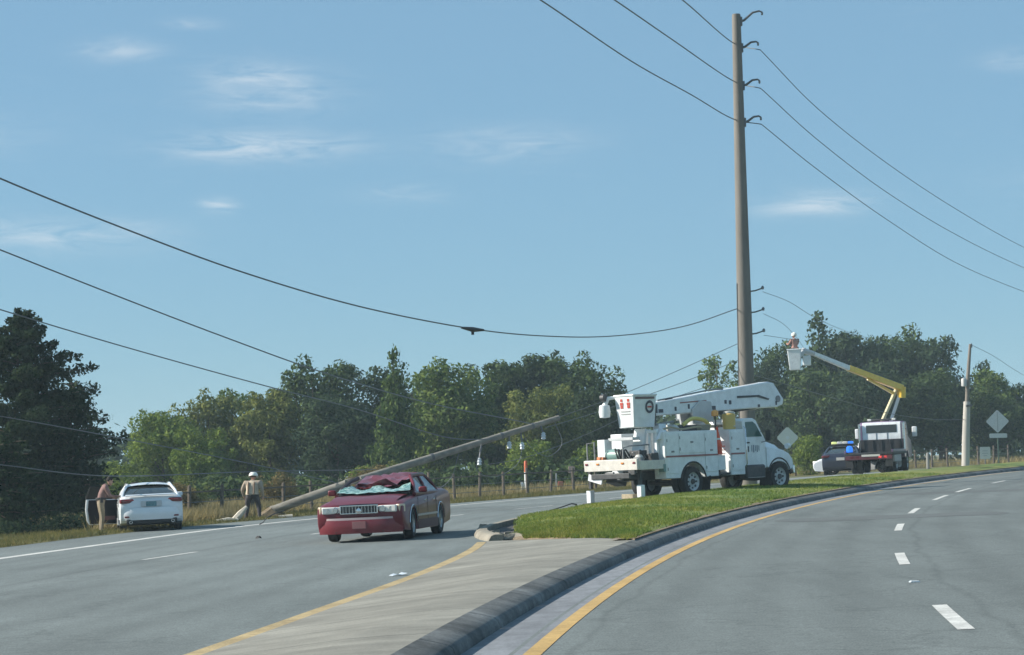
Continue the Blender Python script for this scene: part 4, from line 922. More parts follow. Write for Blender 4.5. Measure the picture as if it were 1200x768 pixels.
# bucket at the tail end
def bucket(x0, x1, y0, y1, z0, z1, par, m=truck_w, name='bucket'):
    mb = MB(); t = .08
    r0q = [(x0 + t, y0 + t, z0), (x1 - t, y0 + t, z0), (x1 - t, y1 - t, z0), (x0 + t, y1 - t, z0)]; r1q = [(x0, y0, z1), (x1, y0, z1), (x1, y1, z1), (x0, y1, z1)]
    i1 = [(x0 + .05, y0 + .05, z1), (x1 - .05, y0 + .05, z1), (x1 - .05, y1 - .05, z1), (x0 + .05, y1 - .05, z1)]; i0 = [(a, b, z0 + .08) for a, b in ((x0 + .1, y0 + .1), (x1 - .1, y0 + .1), (x1 - .1, y1 - .1), (x0 + .1, y1 - .1))]
    mb.v = r0q + r1q + i1 + i0; mb.f = [(3, 2, 1, 0)] + [(i, (i + 1) % 4, 4 + (i + 1) % 4, 4 + i) for i in range(4)] + [(4 + i, 4 + (i + 1) % 4, 8 + (i + 1) % 4, 8 + i) for i in range(4)] + [(8 + i, 8 + (i + 1) % 4, 12 + (i + 1) % 4, 12 + i) for i in range(4)] + [(12, 13, 14, 15)]
    mb.m = [0] * len(mb.f); b = mb.build(name, m, par, bevel=.03)
    rm_ = MB(); rm_.tube([(x0, y0, z1), (x1, y0, z1), (x1, y1, z1), (x0, y1, z1), (x0, y0, z1)], .035, 6); rm_.build('rim', m, b); return b
bk = bucket(-2.20, -1.02, -.62, .22, 2.38, 3.46, bt)
h = MB(); h.box((-1.62, -.620, 3.36), (.95, .016, .075), rot=(.07, 0, 0)); h.build('bucket_marking', mat('brown_marking', (.14, .09, .085), .5), bk, smooth=False)
h = MB()
for k in range(20):
    a = 2 * math.pi * k / 20; a2 = 2 * math.pi * (k + 1) / 20
    q4 = [(-1.38 + rr_ * math.cos(b_), 3.06 + rr_ * math.sin(b_)) for rr_, b_ in ((.13, a), (.215, a), (.215, a2), (.13, a2))]
    h.add([(x, -.634 + (3.46 - z) * .074, z) for x, z in q4] + [(x, -.612 + (3.46 - z) * .074, z) for x, z in q4], [(0, 1, 2, 3), (0, 4, 5, 1), (2, 6, 7, 3)])
h.build('round_emblem', mark_d, bk, smooth=False)
h = MB(); h.box((-1.38, -.600, 3.06), (.20, .02, .06), rot=(.07, 0, 0)); h.build('emblem_bar', mark_r, bk, smooth=False)
for yy in (-.38, -.08):
    for zz, ww in ((3.30, .09), (3.18, .14), (3.08, .12)):
        h = MB(); h.box((-2.208 + (3.46 - zz) * .074, yy, zz), (.014, ww, .09), rot=(0, -.07, 0)); h.build('bucket_marking', mark_r, bk, smooth=False)
for zz in (2.93, 2.84):
    h = MB(); h.box((-2.208 + (3.46 - zz) * .074, -.22, zz), (.014, .40, .03), rot=(0, -.07, 0)); h.build('bucket_marking', mat('grey_marking', (.36, .36, .36), .5), bk, smooth=False)
mb = MB(); mb.box((-.98, -.2, 2.85), (.20, .5, .5)); P_('bucket_bracket', mb, metal_d, bevel=.02)
# small jib and hoist behind the bucket
mb = MB(); mb.lathe([(.05, 0), (.17, .02), (.20, .2), (.17, .42), (.08, .45)], 14, 'z', c=(-2.35, .55, 2.75)); mb.tube([(-2.35, .55, 3.15), (-2.3, .4, 3.4), (-2.0, .2, 3.42)], [.09, .07, .05], 8); P_('jib_hoist', mb, truck_w)
mb = MB(); mb.lathe([(.03, -.08), (.13, -.08), (.13, .08), (.03, .08)], 12, 'y', c=(-2.42, .50, 3.42)); P_('sheave', mb, metal_d)
# things carried on the deck
mb = MB(); mb.lathe([(.10, 0), (.13, .03), (.12, .17), (.05, .22)], 14, 'z', c=(1.95, -.66, 2.68)); mb.tube([(1.95, -.66, 2.2), (1.95, -.66, 2.7)], .03, 6, m=1); mb.build('beacon', [amber_m, metal_d], bt)
mb = MB(); mb.tube(spline([(.35, -.55, 2.42), (.8, -.6, 2.62), (1.4, -.62, 2.55), (1.7, -.6, 2.35)], 5), .07, 8); P_('yellow_hose_roll', mb, mat('pale_yellow', (.62, .52, .14), .5))
mb = MB(); mb.box((.75, -.35, 2.30), (1.3, .4, .22)); P_('tool_tray', mb, metal_d, bevel=.02)
for (x, y, z, s_) in ((-.1, -.5, 2.32, .20), (.25, -.4, 2.30, .16), (.05, -.2, 2.35, .18)):
    mb = MB(); mb.lathe([(.02, -s_ * .6), (s_, -s_ * .5), (s_ * 1.05, 0), (s_ * .6, s_ * .5), (.02, s_ * .6)], 12, 'z', c=(x, y, z)); P_('insulator_cover', mb, mat('off_white', (.55, .54, .50), .5))
mb = MB(); mb.box((-.75, -.45, 2.34), (.36, .3, .28)); P_('control_box', mb, truck_w, bevel=.02)
mb = MB(); mb.box((-.55, -.5, 2.50), (.9, .1, .06), rot=(0, -.1, 0)); P_('grab_bar', mb, metal_g, bevel=.01)
# rear work deck: tailboard, capstan, green tank, hose loops, outriggers
mb = MB(); mb.span(-2.75, -1.40, -1.15, 1.15, 1.12, 1.20); P_('tail_deck', mb, mat('pale_deck', (.60, .57, .52), .6, noise=.12, scale=5), smooth=False)
mb = MB(); mb.prism([(-2.80, .98), (-2.82, 1.34), (-2.72, 1.36), (-2.70, 1.0)], [(-1.18, 1, 1, 0, 0), (1.18, 1, 1, 0, 0)]); P_('tailboard', mb, mat('pale_deck', (0, 0, 0)), bevel=.015)
mb = MB(); mb.span(-2.70, -1.42, -1.19, -1.13, .98, 1.28); P_('deck_skirt', mb, mat('pale_deck', (0, 0, 0)), bevel=.01)
mb = MB(); mb.box((-1.48, -.92, 1.55), (.10, .10, 1.5)); mb.box((-1.48, -.62, 1.75), (.08, .08, 1.1)); mb.box((-1.5, -.78, 2.22), (.14, .42, .10)); P_('rear_post', mb, truck_w, bevel=.01)
mb = MB(); mb.box((-1.52, -.2, 1.9), (.12, .5, .9), rot=(0, .25, 0)); P_('boom_rest', mb, truck_w, bevel=.02)
mb = MB(); mb.slab([(-1.6, 1.95), (-1.35, 2.3), (-.9, 2.1), (-.75, 1.85), (-1.0, 2.0)], -1.1, -.98); P_('boom_strap', mb, white_m, bevel=.01)
mb = MB(); mb.lathe([(.03, -.30), (.20, -.30), (.24, 0), (.20, .30), (.03, .30)], 16, 'y', c=(-2.30, .20, 1.48)); P_('air_tank', mb, mat('green_grey_paint', (.16, .27, .25), .4))
mb = MB(); mb.box((-2.1, .85, 1.62), (.36, .34, .82)); P_('tool_cabinet', mb, truck_w, bevel=.015)
mb = MB(); mb.box((-1.9, .15, 2.02), (.36, 1.1, .10)); P_('cross_shelf', mb, truck_g, bevel=.01)
for i in range(4):
    mb = MB(); mb.tube(spline([(-2.55, -.55 + .12 * i, 1.22), (-2.62, -.45 + .12 * i, 1.5 + .05 * i), (-2.4, -.35 + .14 * i, 1.66), (-2.1, -.3 + .1 * i, 1.35), (-2.2, -.5, 1.2)], 5), .028, 6); P_('hydraulic_hose', mb, black_p)
mb = MB(); mb.box((-1.9, -.45, 1.42), (.4, .45, .40)); P_('valve_block', mb, metal_d, bevel=.02)
mb = MB(); mb.lathe([(.02, 0), (.16, .02), (.18, .1), (.10, .22), (.02, .24)], 12, 'z', c=(-2.2, -.75, 1.25)); P_('coiled_rope', mb, mat('off_white', (0, 0, 0)))
mb = MB(); mb.tube([(-2.76, 1.05, 1.2), (-2.76, 1.05, 1.92), (-2.76, .72, 1.95), (-2.76, .72, 1.2)], .025, 6); P_('grab_rail', mb, metal_g)
mb = MB(); mb.tube([(-2.77, -.55, 1.2), (-2.77, -.55, 1.72), (-2.5, -.62, 1.78), (-1.5, -.62, 1.8)], .025, 6); P_('grab_rail', mb, metal_g)
mb = MB(); mb.box((-2.5, 0, .80), (.7, 1.7, .18)); mb.box((-2.2, .3, .66), (.5, .5, .28), rot=(0, .3, 0)); mb.box((-2.55, -.3, .72), (.3, .3, .22)); P_('hitch_frame', mb, metal_d, bevel=.02)
mb = MB(); mb.box((-2.78, .72, .72), (.05, .62, .22), rot=(.25, 0, 0)); P_('mud_guard', mb, white_m, bevel=.01)
for k, (x, y, z0) in enumerate(((-2.45, 1.28, -.12), (-2.45, -.98, .02))):
    mb = MB(); mb.box((x, y * .97, .80), (.11, .11, .8)); o_ = P_('outrigger', mb, metal_d, bevel=.012)
    h = MB(); h.box((x, y, .26 + z0), (.20, .20, .42)); h.build('outrigger_foot', white_m, o_, bevel=.02)
    h = MB(); h.box((x, y, .035 + z0), (.40, .40, .05)); h.build('foot_plate', metal_d, o_, bevel=.01)
for k in range(2):
    mb = MB(); mb.box((-2.5, -.62 + .0 * k, .30), (.28, .05, .40)); 
mb = MB(); mb.box((-1.45, -1.1, 1.0), (.12, .22, .26)); P_('tail_light_box', mb, mat('green_grey_paint', (0, 0, 0)), bevel=.01)
h = MB(); h.box((-1.515, -1.1, 1.05), (.01, .12, .06)); P_('tail_light', h, taill_m, smooth=False)
rd = random.Random(21)
for k in range(7):
    x, y = -2.6 + rd.random() * 1.0, -.95 + rd.random() * 1.8; mb = MB(); mb.tube(spline([(x, y, 1.22), (x + rd.uniform(-.2, .2), y + rd.uniform(-.2, .2), 1.42 + rd.random() * .25), (x + rd.uniform(-.3, .4), y + rd.uniform(-.3, .3), 1.24)], 5), rd.uniform(.012, .028), 5); P_('hydraulic_hose', mb, (black_p, metal_g, metal_d)[k % 3])
for (x, y, z, a, b, c, m_) in ((-2.45, -.95, 1.30, .34, .26, .20, metal_g), (-1.75, -.95, 1.36, .30, .34, .30, metal_d), (-2.5, .62, 1.33, .26, .30, .24, mat('orange_paint', (.50, .16, .05), .5)), (-1.7, .62, 1.40, .30, .30, .38, truck_g), (-2.74, -.9, .90, .10, .28, .16, metal_d), (-2.74, .1, .88, .08, .5, .14, metal_g), (-2.76, -.35, .78, .12, .16, .22, metal_g)):
    mb = MB(); mb.box((x, y, z), (a, b, c), rot=(rd.uniform(-.1, .1), rd.uniform(-.1, .1), rd.uniform(-.4, .4))); P_('deck_equipment', mb, m_, bevel=.02)
for y in (-1.05, -.55, .55, 1.05):
    h = MB(); h.box((-2.826, y, 1.22), (.02, .12, .06)); P_('marker_lamp', h, taill_m if abs(y) > .8 else mat('orange_lens', (.55, .2, .04), .3), bevel=.008)
for x0 in (-1.34, -.68, .66, 2.07):
    for z in (.95, 1.9) if x0 not in (-.68,) else (1.6, 1.98):
        h = MB(); h.box((x0 + .03, -1.226, z), (.03, .014, .10)); P_('hinge', h, metal_g, smooth=False)
mb = MB(); mb.tube(spline([(-1.3, -1.0, 2.26), (-.9, -1.05, 2.34), (-.2, -.95, 2.27), (.5, -1.05, 2.33), (1.2, -.95, 2.26)], 5), .035, 6); P_('rope', mb, mat('rope_tan', (.40, .33, .22), .9))
mb = MB(); mb.box((.95, -.95, 2.30), (.5, .22, .20)); P_('tool_bag', mb, mat('canvas', (.25, .22, .16), .9), bevel=.04)
mb = MB(); mb.tube([(2.85, -1.18, .9), (2.85, -1.24, 1.0), (2.85, -1.24, 2.2), (2.85, -1.16, 2.3)], .018, 6); P_('grab_rail', mb, chrome_m)
# traffic cones stacked in the step recess, each lift-able
wx = lambda x, y, z: tuple(bt.matrix_world @ Vector((x, y, z)))
bt_m = Matrix.Translation((bx, by, gz(bx) + .13)) @ (Matrix.Rotation(-math.atan(gslope(bx)), 3, 'Y') @ Matrix.Rotation(TA, 3, 'Z')).to_4x4()
white_band = mat('cone_band', (.72, .70, .66), .5)
for k in range(3):
    zb = 1.36 + k * .13
    c = bpy.data.objects.new('traffic_cone', None); COL.objects.link(c); c.matrix_world = bt_m @ Matrix.Translation((1.58, -1.02, zb))
    tag(c, ('lowest', 'middle', 'topmost')[k] + ' orange traffic cone of the stack in the bucket truck side recess', 'cone', 'orange cones stacked on the bucket truck')
    b_ = MB(); b_.lathe([(.15, .03), (.085, .36), (.05, .54), (.035, .68), (.01, .69)], 16); b_.build('cone_body', orange_m, c)
    b_ = MB(); b_.box((0, 0, .015), (.36, .36, .03)); b_.build('base', orange_m, c, bevel=.008)
    b_ = MB(); b_.lathe([(.128, .13), (.098, .30), (.094, .30), (.12, .13)], 16); b_.build('reflective_band', white_band, c)
mb = MB(); mb.box((1.60, -1.0, 1.08), (.40, .30, .50)); P_('cone_holder', mb, truck_w, bevel=.01)
mb = MB(); mb.lathe([(.02, 0), (.22, .01), (.23, .52), (.18, .55), (.02, .55)], 14, 'z'); o = mb.build('water_cooler', mat('cooler_yellow', (.62, .44, .13), .45))
o.matrix_world = bt_m @ Matrix.Translation((2.32, -.96, 2.205)); tag(o, 'yellow water cooler standing behind the bucket truck cab', 'cooler')
b_ = MB(); b_.lathe([(.02, .55), (.19, .555), (.19, .62), (.02, .64)], 14, 'z'); b_.build('lid', mat('off_white', (0, 0, 0)), o)
b_ = MB(); b_.box((0, -.23, .10), (.05, .06, .05)); b_.build('tap', mat('off_white', (0, 0, 0)), o)
# timber pad under the tail
mb = MB(); mb.box((0, 0, 0), (.62, .5, .16)); pad = mb.build('timber_pad', wood_m, bevel=.015); pl_ = bt_m @ Vector((-2.45, -.30, .09)); pad.location = (pl_.x + .25, pl_.y, gz(pl_.x) + .245); pad.rotation_euler = (0, 0, TA)
tag(pad, 'pale timber block on the grass under the bucket truck tail', 'block')

# ------------------------------------------------------------------ flatbed recovery truck, seen from behind, beyond the bucket truck
plum = mat('plum_paint', (.16, .10, .19), .3, coat=.6, noise=.05)
HA = R(90 - 17)
ft_l = (17.95, 113.0, gz(17.95) + .20)
ft = thing('flatbed_truck', 'white and plum flatbed recovery truck seen from behind on the far grass', 'truck', ft_l, HA, tilt=True)
def Q_(name, mb, m, par=ft, **k): return mb.build(name, m, par, **k)
for ax, yy in ((0, (-.98, -.70, .70, .98)), (4.2, (-.98, .98))):
    for y_ in yy: wheel(ft, ax, y_, .48, .26, steel_w, hub=True)
for s in (-1, 1):
    mb = MB(); mb.box((1.9, s * .40, .72), (6.6, .09, .22)); Q_('frame_rail', mb, metal_d, smooth=False)
mb = MB(); mb.span(-1.9, 3.4, -1.2, 1.2, .92, 1.04); Q_('flat_bed', mb, black_p, bevel=.02)
for s in (-1, 1):
    mb = MB(); mb.span(-1.9, 3.3, s * 1.16 - .04, s * 1.16 + .04, 1.04, 1.16); Q_('bed_rail', mb, plum, bevel=.01)
    mb = MB(); mb.span(-1.0, 1.6, s * 1.10 - .04, s * 1.10 + .06, .55, .90); Q_('side_box', mb, mat('grey_side', (.30, .29, .32), .4, noise=.15), bevel=.02)
    for yy in (.55, .82):
        h = MB(); h.box((-1.915, s * yy, .82), (.03, .18, .12)); Q_('tail_light', h, mat('tail_lit', (.45, .02, .03), .3, emit=((1, .08, .07), 1.2)) if s < 0 else taill_m, bevel=.015)
    h = MB(); h.box((-1.88, s * .98, .55), (.03, .36, .42)); Q_('mud_flap', h, tyre_m, smooth=False)
mb = MB(); mb.box((-1.90, 0, .80), (.06, 2.3, .20)); Q_('tail_bar', mb, mat('dark_red', (.09, .018, .026), .5), bevel=.01)
mb = MB(); mb.box((-1.94, -.1, .90), (.02, .9, .10)); Q_('tail_plate', mb, mat('off_white', (0, 0, 0)), smooth=False)
mb = MB(); mb.span(2.9, 3.0, -1.05, 1.05, 1.04, 1.68); hb = Q_('headboard', mb, black_p, smooth=False)
for yy in (-.9, -.45, 0, .45, .9):
    h = MB(); h.box((2.88, yy, 1.36), (.05, .05, .62)); h.build('headboard_bar', black_p, hb, smooth=False)
cabf = [(3.15, .80), (3.15, 2.42), (3.28, 2.60), (4.30, 2.60), (4.55, 2.45), (4.90, 1.80), (5.9, 1.62), (6.15, 1.3), (6.15, .72)] + [(4.85, .72)] + arc(4.2, .48, .60, 22, 158, 10)
mb = MB(); mb.prism(cabf, [(-1.12, .985, .95, 4.4, 1.2), (-1.06, 1, .98, 4.4, 1.2), (-.7, 1, 1, 4.4, 1.2), (0, 1, 1.01, 4.4, 1.2), (.7, 1, 1, 4.4, 1.2), (1.06, 1, .98, 4.4, 1.2), (1.12, .985, .95, 4.4, 1.2)]); Q_('cab', mb, plum, ang=30)
mb = MB(); mb.slab([(3.10, 1.66), (3.10, 2.40), (3.20, 2.56), (3.24, 2.56), (3.15, 2.40), (3.15, 1.66)], -.98, .98); bw = Q_('cab_back_panel', mb, truck_w, bevel=.02)
mb = MB(); mb.span(3.085, 3.10, -.78, .78, 2.02, 2.42); h = Q_('rear_window', mb, glass_m, bevel=.02)
for yy in (-.28, .28):
    g_ = MB(); g_.box((3.092, yy, 1.86), (.02, .03, .36)); g_.build('panel_rib', metal_g, bw, smooth=False)
mb = MB(); mb.box((3.45, 0, 2.68), (.24, 1.5, .10)); lb = Q_('light_bar', mb, metal_d, bevel=.03)
for s in (-1, 1):
    g_ = MB(); g_.box((3.45, s * .62, 2.69), (.25, .2, .11)); g_.build('lamp', lens_m, lb, bevel=.02)
    mb = MB(); mb.tube([(4.75, s * 1.1, 2.2), (4.8, s * 1.45, 2.2), (4.8, s * 1.45, 1.7)], .018, 5); Q_('mirror_arm', mb, metal_d)
    mb = MB(); mb.box((4.80, s * 1.47, 2.02), (.10, .26, .52)); Q_('mirror', mb, white_m, bevel=.04)
    mb = MB(); mb.slab([(3.35, 1.85), (3.35, 2.40), (4.2, 2.42), (4.65, 1.85)], s * 1.115 - .008, s * 1.115 + .008); Q_('side_window', mb, glass_m, smooth=False)
    mb = MB(); mb.tube([(3.05, s * 1.12, .9), (3.05, s * 1.12, 2.5)], .07, 8); Q_('exhaust_stack', mb, chrome_m)
# ------------------------------------------------------------------ the boom truck working behind it
lt_l = (19.35, 119.6, gz(19.35) + .20)
lt = thing('boom_truck', 'white boom truck with a raised yellow articulated boom behind the flatbed truck', 'truck', lt_l, R(90 - 9), tilt=True)
def W_(name, mb, m, par=lt, **k): return mb.build(name, m, par, **k)
for ax, yy in ((0, (-.98, .98)), (4.2, (-.98, .98))):
    for y_ in yy: wheel(lt, ax, y_, .48, .26, steel_w, hub=True)
mb = MB(); mb.span(-1.6, 5.4, -.5, .5, .55, .85); W_('chassis', mb, metal_d, smooth=False)
mb = MB(); mb.slab([(-1.6, .85), (-1.6, 1.55), (3.0, 1.55), (3.0, .85)], -1.15, 1.15); W_('service_body', mb, truck_w, bevel=.03)
cabw = [(3.1, .8), (3.1, 2.2), (3.25, 2.35), (4.3, 2.35), (4.9, 1.65), (5.7, 1.45), (5.9, 1.1), (5.9, .7), (4.85, .7)] + arc(4.2, .48, .60, 22, 158, 10)
mb = MB(); mb.prism(cabw, [(-1.08, .985, .95, 4.4, 1.2), (-1.0, 1, 1, 4.4, 1.2), (1.0, 1, 1, 4.4, 1.2), (1.08, .985, .95, 4.4, 1.2)]); W_('cab', mb, truck_w, ang=30)
for s in (-1, 1):
    mb = MB(); mb.slab([(3.3, 1.7), (3.3, 2.22), (4.2, 2.25), (4.6, 1.7)], s * 1.085 - .008, s * 1.085 + .008); W_('side_window', mb, glass_m, smooth=False)
lt_m = Matrix.Translation(lt_l) @ (Matrix.Rotation(-math.atan(gslope(19.35)), 3, 'Y') @ Matrix.Rotation(R(81), 3, 'Z')).to_4x4(); inv = lt_m.inverted()
loc = lambda p: inv @ Vector(p)
base = Vector((19.15, 118.6, 2.55)); elb = Vector((20.18, 118.2, 4.98)); tip = Vector((15.12, 113.6, 6.72))
mb = MB(); mb.tube([loc((19.1, 118.7, 1.5)), loc(base)], [.42, .34], 14); W_('turret', mb, truck_w)
off = Vector((.17, -.02, 0))
mb = MB(); mb.tube([loc(base - off * 1.3), loc(elb - off * .9)], .105, 8); W_('lower_boom', mb, mat('cream_boom', (.62, .56, .34), .45), )
mb = MB(); mb.tube([loc(base + off * 1.8), loc(elb + off * .6)], .085, 8); W_('lower_boom', mb, truck_w)
mb = MB(); mb.tube([loc(elb + Vector((.10, .1, -.45))), loc(elb + Vector((.12, .1, .12)))], [.22, .24], 8); W_('elbow', mb, yel_m)
half = elb.lerp(tip, .60)
def beam(a, b, w0, w1):
    a, b = loc(a), loc(b); d = (b - a).normalized(); n = d.cross(Vector((0, 0, 1))).normalized(); u_ = n.cross(d); v = []
    for p, w in ((a, w0), (b, w1)): v += [p + n * w * .5 * i + u_ * w * .6 * j for i, j in ((-1, -1), (1, -1), (1, 1), (-1, 1))]
    mb = MB(); mb.add(v, [(0, 1, 2, 3), (4, 7, 6, 5), (0, 4, 5, 1), (1, 5, 6, 2), (2, 6, 7, 3), (3, 7, 4, 0)]); return mb
W_('upper_boom', beam(elb + Vector((.15, .1, .05)), half, .27, .24), yel_m, bevel=.02)
W_('upper_boom', beam(half, tip, .21, .16), truck_w, bevel=.02)
W_('boom_cylinder', beam(elb + Vector((-.35, -.2, -.22)), elb.lerp(tip, .38) + Vector((0, 0, -.16)), .12, .10), yel_m, bevel=.01)
W_('hose_carrier', beam(elb.lerp(tip, .1) + Vector((0, 0, .25)), elb.lerp(tip, .5) + Vector((0, 0, .20)), .08, .08), metal_d, bevel=.01)
bc = loc((14.05, 112.5, 5.86)); zl = bc.z
bk2 = bucket(bc.x - .37, bc.x + .37, bc.y - .34, bc.y + .34, zl, zl + 1.02, lt)
mb = MB(); a = loc(tip); mb.tube([a, (a + bc) / 2 + Vector((0, 0, .55)), Vector((bc.x + .35, bc.y - .1, zl + .62))], [.13, .17, .12], 8); W_('bucket_arm', mb, truck_g)
mb = MB(); q_ = loc((14.72, 113.1, 6.35)); mb.box(q_, (.4, .4, .5)); W_('bucket_control', mb, truck_w, bevel=.05)

# ------------------------------------------------------------------ emergency cars beside the flatbed truck
PAT = dict(WHT); PAT['seams'] = (-.95, .02, 1.0)
pc = thing('patrol_car', 'dark navy patrol car with a roof light bar left of the flatbed truck', 'car', (16.85, 116.0, gz(16.35) + .2), R(90 - 12), tilt=True)
sedan(pc, PAT, navy_m, rim=steel_w)
mb = MB(); mb.box((-.25, 0, 1.52), (.30, 1.15, .07)); lb = mb.build('light_bar', black_p, pc, bevel=.02)
for yy, m_ in ((.42, mat('lamp_lime', (.62, .68, .25), .2, emit=((.85, .95, .35), .25))), (.14, lens_m), (-.14, lens_m), (-.42, mat('lamp_blue', (.02, .10, .5), .2, emit=((.02, .22, 1.0), .55)))):
    mb = MB(); mb.box((-.25, yy, 1.60), (.26, .26, .14)); mb.build('lamp', m_, lb, bevel=.03)
for s in (-1, 1):
    mb = MB(); mb.box((-2.30, s * .70, .93), (.17, .46, .13), rot=(0, 0, s * .28)); mb.build('tail_light', taill_m, pc, bevel=.03)
mb = MB(); mb.box((-2.40, 0, .80), (.02, .40, .14)); mb.build('rear_plate', mat('off_white', (0, 0, 0)), pc, bevel=.003)
wc = thing('parked_car', 'white saloon car side on with its nose to the left behind the patrol car', 'car', (18.15, 119.6, gz(17.2) + .16), R(180 - 14), tilt=True)
W2 = dict(WHT); W2['trim_m'] = white_m
sedan(wc, W2, white_m, rim=rim_m)
for s in (-1, 1):
    mb = MB(); mb.box((2.16, s * .66, .70), (.22, .34, .13), rot=(0, 0, -s * .45)); mb.build('headlight', lens_m, wc, bevel=.03)
mb = MB(); mb.box((2.31, 0, .58), (.05, .9, .2)); mb.build('grille', black_p, wc, bevel=.02)
# portable blue warning lamp on the bed of the recovery truck
mb = MB(); mb.lathe([(.02, 0), (.17, .0), (.17, .05), (.02, .05)], 14); o = mb.build('warning_lamp', black_p)
ft_m = Matrix.Translation(ft_l) @ (Matrix.Rotation(-math.atan(gslope(17.95)), 3, 'Y') @ Matrix.Rotation(HA, 3, 'Z')).to_4x4()
o.matrix_world = ft_m @ Matrix.Translation((-1.55, .98, 1.04)); tag(o, 'glowing blue warning lamp on the flatbed truck left rear corner', 'lamp')
b_ = MB(); b_.lathe([(.15, .05), (.16, .12), (.15, .30), (.09, .36), (.01, .38)], 14); b_.build('lens', mat('lamp_blue', (0, 0, 0)), o)

# ------------------------------------------------------------------ people
skin_m = mat('skin', (.42, .25, .18), .55, noise=.08)
def cloth(name, c): return mat(name, c, .9, noise=.12, scale=14)
def figure(name, label, loc, rotz, J, cols, hat=None, hair=None, head_tilt=(0, 0), grip=.5):
    """one skinned body from a joint table; J maps joint -> (x, y, z); the figure faces +x"""
    root = thing(name, label, 'person', loc, rotz)
    rad = dict(pelvis=.155, waist=.135, chest=.165, collar=.10, neck=.058, shl=.085, shr=.085, ell=.052, elr=.052, wrl=.034, wrr=.034, hpl=.105, hpr=.105, knl=.068, knr=.068, anl=.046, anr=.046, tol=.042, tor=.042,
               hal=.036, har=.036)
    for s, q in (('l', 1), ('r', -1)):
        w, e = Vector(J['wr' + s]), Vector(J['el' + s]); J['ha' + s] = tuple(w + (w - e).normalized() * .07)
        a = Vector(J['an' + s]); J['to' + s] = tuple(a + Vector((.17, q * .03, -.045)))
    names = list(rad); idx = {n: i for i, n in enumerate(names)}
    E_ = [('pelvis', 'waist'), ('waist', 'chest'), ('chest', 'collar'), ('collar', 'neck')]
    for s in 'lr': E_ += [('chest', 'sh' + s), ('sh' + s, 'el' + s), ('el' + s, 'wr' + s), ('wr' + s, 'ha' + s), ('pelvis', 'hp' + s), ('hp' + s, 'kn' + s), ('kn' + s, 'an' + s), ('an' + s, 'to' + s)]
    me = bpy.data.meshes.new('skeleton'); me.from_pydata([J[n] for n in names], [(idx[a], idx[b]) for a, b in E_], [])
    o = bpy.data.objects.new('body', me); COL.objects.link(o)
    o.modifiers.new('skin', 'SKIN'); sv = me.skin_vertices[0].data
    for n in names:
        r = rad[n]; sv[idx[n]].radius = (r, r * (1.0 if n not in ('chest', 'waist', 'pelvis') else 1.0))
    sv[0].use_root = True
    sb = o.modifiers.new('sub', 'SUBSURF'); sb.levels = sb.render_levels = 2
    dg = bpy.context.evaluated_depsgraph_get(); dg.update(); m2 = bpy.data.meshes.new_from_object(o.evaluated_get(dg))
    vs = [v.co.copy() for v in m2.vertices]; fs = [tuple(p.vertices) for p in m2.polygons]
    seg_col = {}
    for a, b in E_:
        k = 0
        if b[:2] in ('kn', 'an'): k = 1
        if b[:2] == 'to': k = 3
        if b[:2] == 'ha' or b == 'neck': k = 2
        if b[:2] in ('el',): k = 0
        if b[:2] == 'wr': k = cols.get('forearm', 0)
        if b[:2] == 'hp' : k = 1
        seg_col[(a, b)] = k
    def near(p):
        best = 9; k = 0
        for (a, b), c in seg_col.items():
            A, B_ = Vector(J[a]), Vector(J[b]); d = B_ - A; t = max(0, min(1, (p - A).dot(d) / max(1e-9, d.length_squared))); q = (p - A - d * t).length - rad[b] * .4
            if q < best: best, k = q, c
        return k
    mb = MB(); mb.v = [tuple(v) for v in vs]; mb.f = fs
    pz = J['pelvis'][2]
    for f in fs:
        c = sum((vs[i] for i in f), Vector()) / len(f); k = near(c)
        if k == 0 and c.z < pz + .02 and abs(c.y) < .2 and (c - Vector(J['pelvis'])).length < .26: k = 1
        mb.m.append(k)
    # hands: five separate, bent, tapering fingers rooted in the palm
    for s, q in (('l', 1), ('r', -1)):
        h, w = Vector(J['ha' + s]), Vector(J['wr' + s]); d = (h - w).normalized(); side = d.cross(Vector((0, q, 0)))
        side = side.normalized() if side.length > .1 else Vector((1, 0, 0)); inward = d.cross(side).normalized() * (-q if d.cross(side).y * q > 0 else q)
        for i, ln in enumerate((.075, .085, .08, .062)):
            b0 = h + side * (.026 - .0175 * i); p1 = b0 + d * ln * .45; p2 = p1 + (d * .8 + inward * grip).normalized() * ln * .32; p3 = p2 + (d * .5 + inward * (grip + .4)).normalized() * ln * .25
            mb.tube([b0, p1, p2, p3], [.0095, .009, .008, .006], 6, m=2)
        t0 = w.lerp(h, .45) + side * .028; mb.tube([t0, t0 + side * .028 + d * .02, t0 + side * .034 + d * .055], [.012, .010, .007], 6, m=2)
    # head: skull, jaw, nose, ears on the neck
    nk = Vector(J['neck']); hx, hy = head_tilt; q3 = Matrix.Rotation(hy, 3, 'Y') @ Matrix.Rotation(hx, 3, 'Z'); hc = nk + q3 @ Vector((.03, 0, .125))
    H_ = lambda x, y, z: tuple(hc + q3 @ Vector((x, y, z)))
    prof = [(-.125, .030, .05), (-.10, .055, .04), (-.06, .068, .02), (-.01, .076, 0), (.04, .078, -.005), (.08, .066, -.012), (.105, .042, -.015), (.118, .012, -.015)]
    ring = []
    for z, r, x0 in prof: ring.append([H_(x0 + r * 1.18 * math.cos(6.2832 * k / 14), r * math.sin(6.2832 * k / 14), z) for k in range(14)])
    o0 = [p for g in ring for p in g]; n = len(ring)
    mb.add(o0, [(i * 14 + k, i * 14 + (k + 1) % 14, (i + 1) * 14 + (k + 1) % 14, (i + 1) * 14 + k) for i in range(n - 1) for k in range(14)] + [tuple(range(14))[::-1], tuple((n - 1) * 14 + k for k in range(14))], 2)
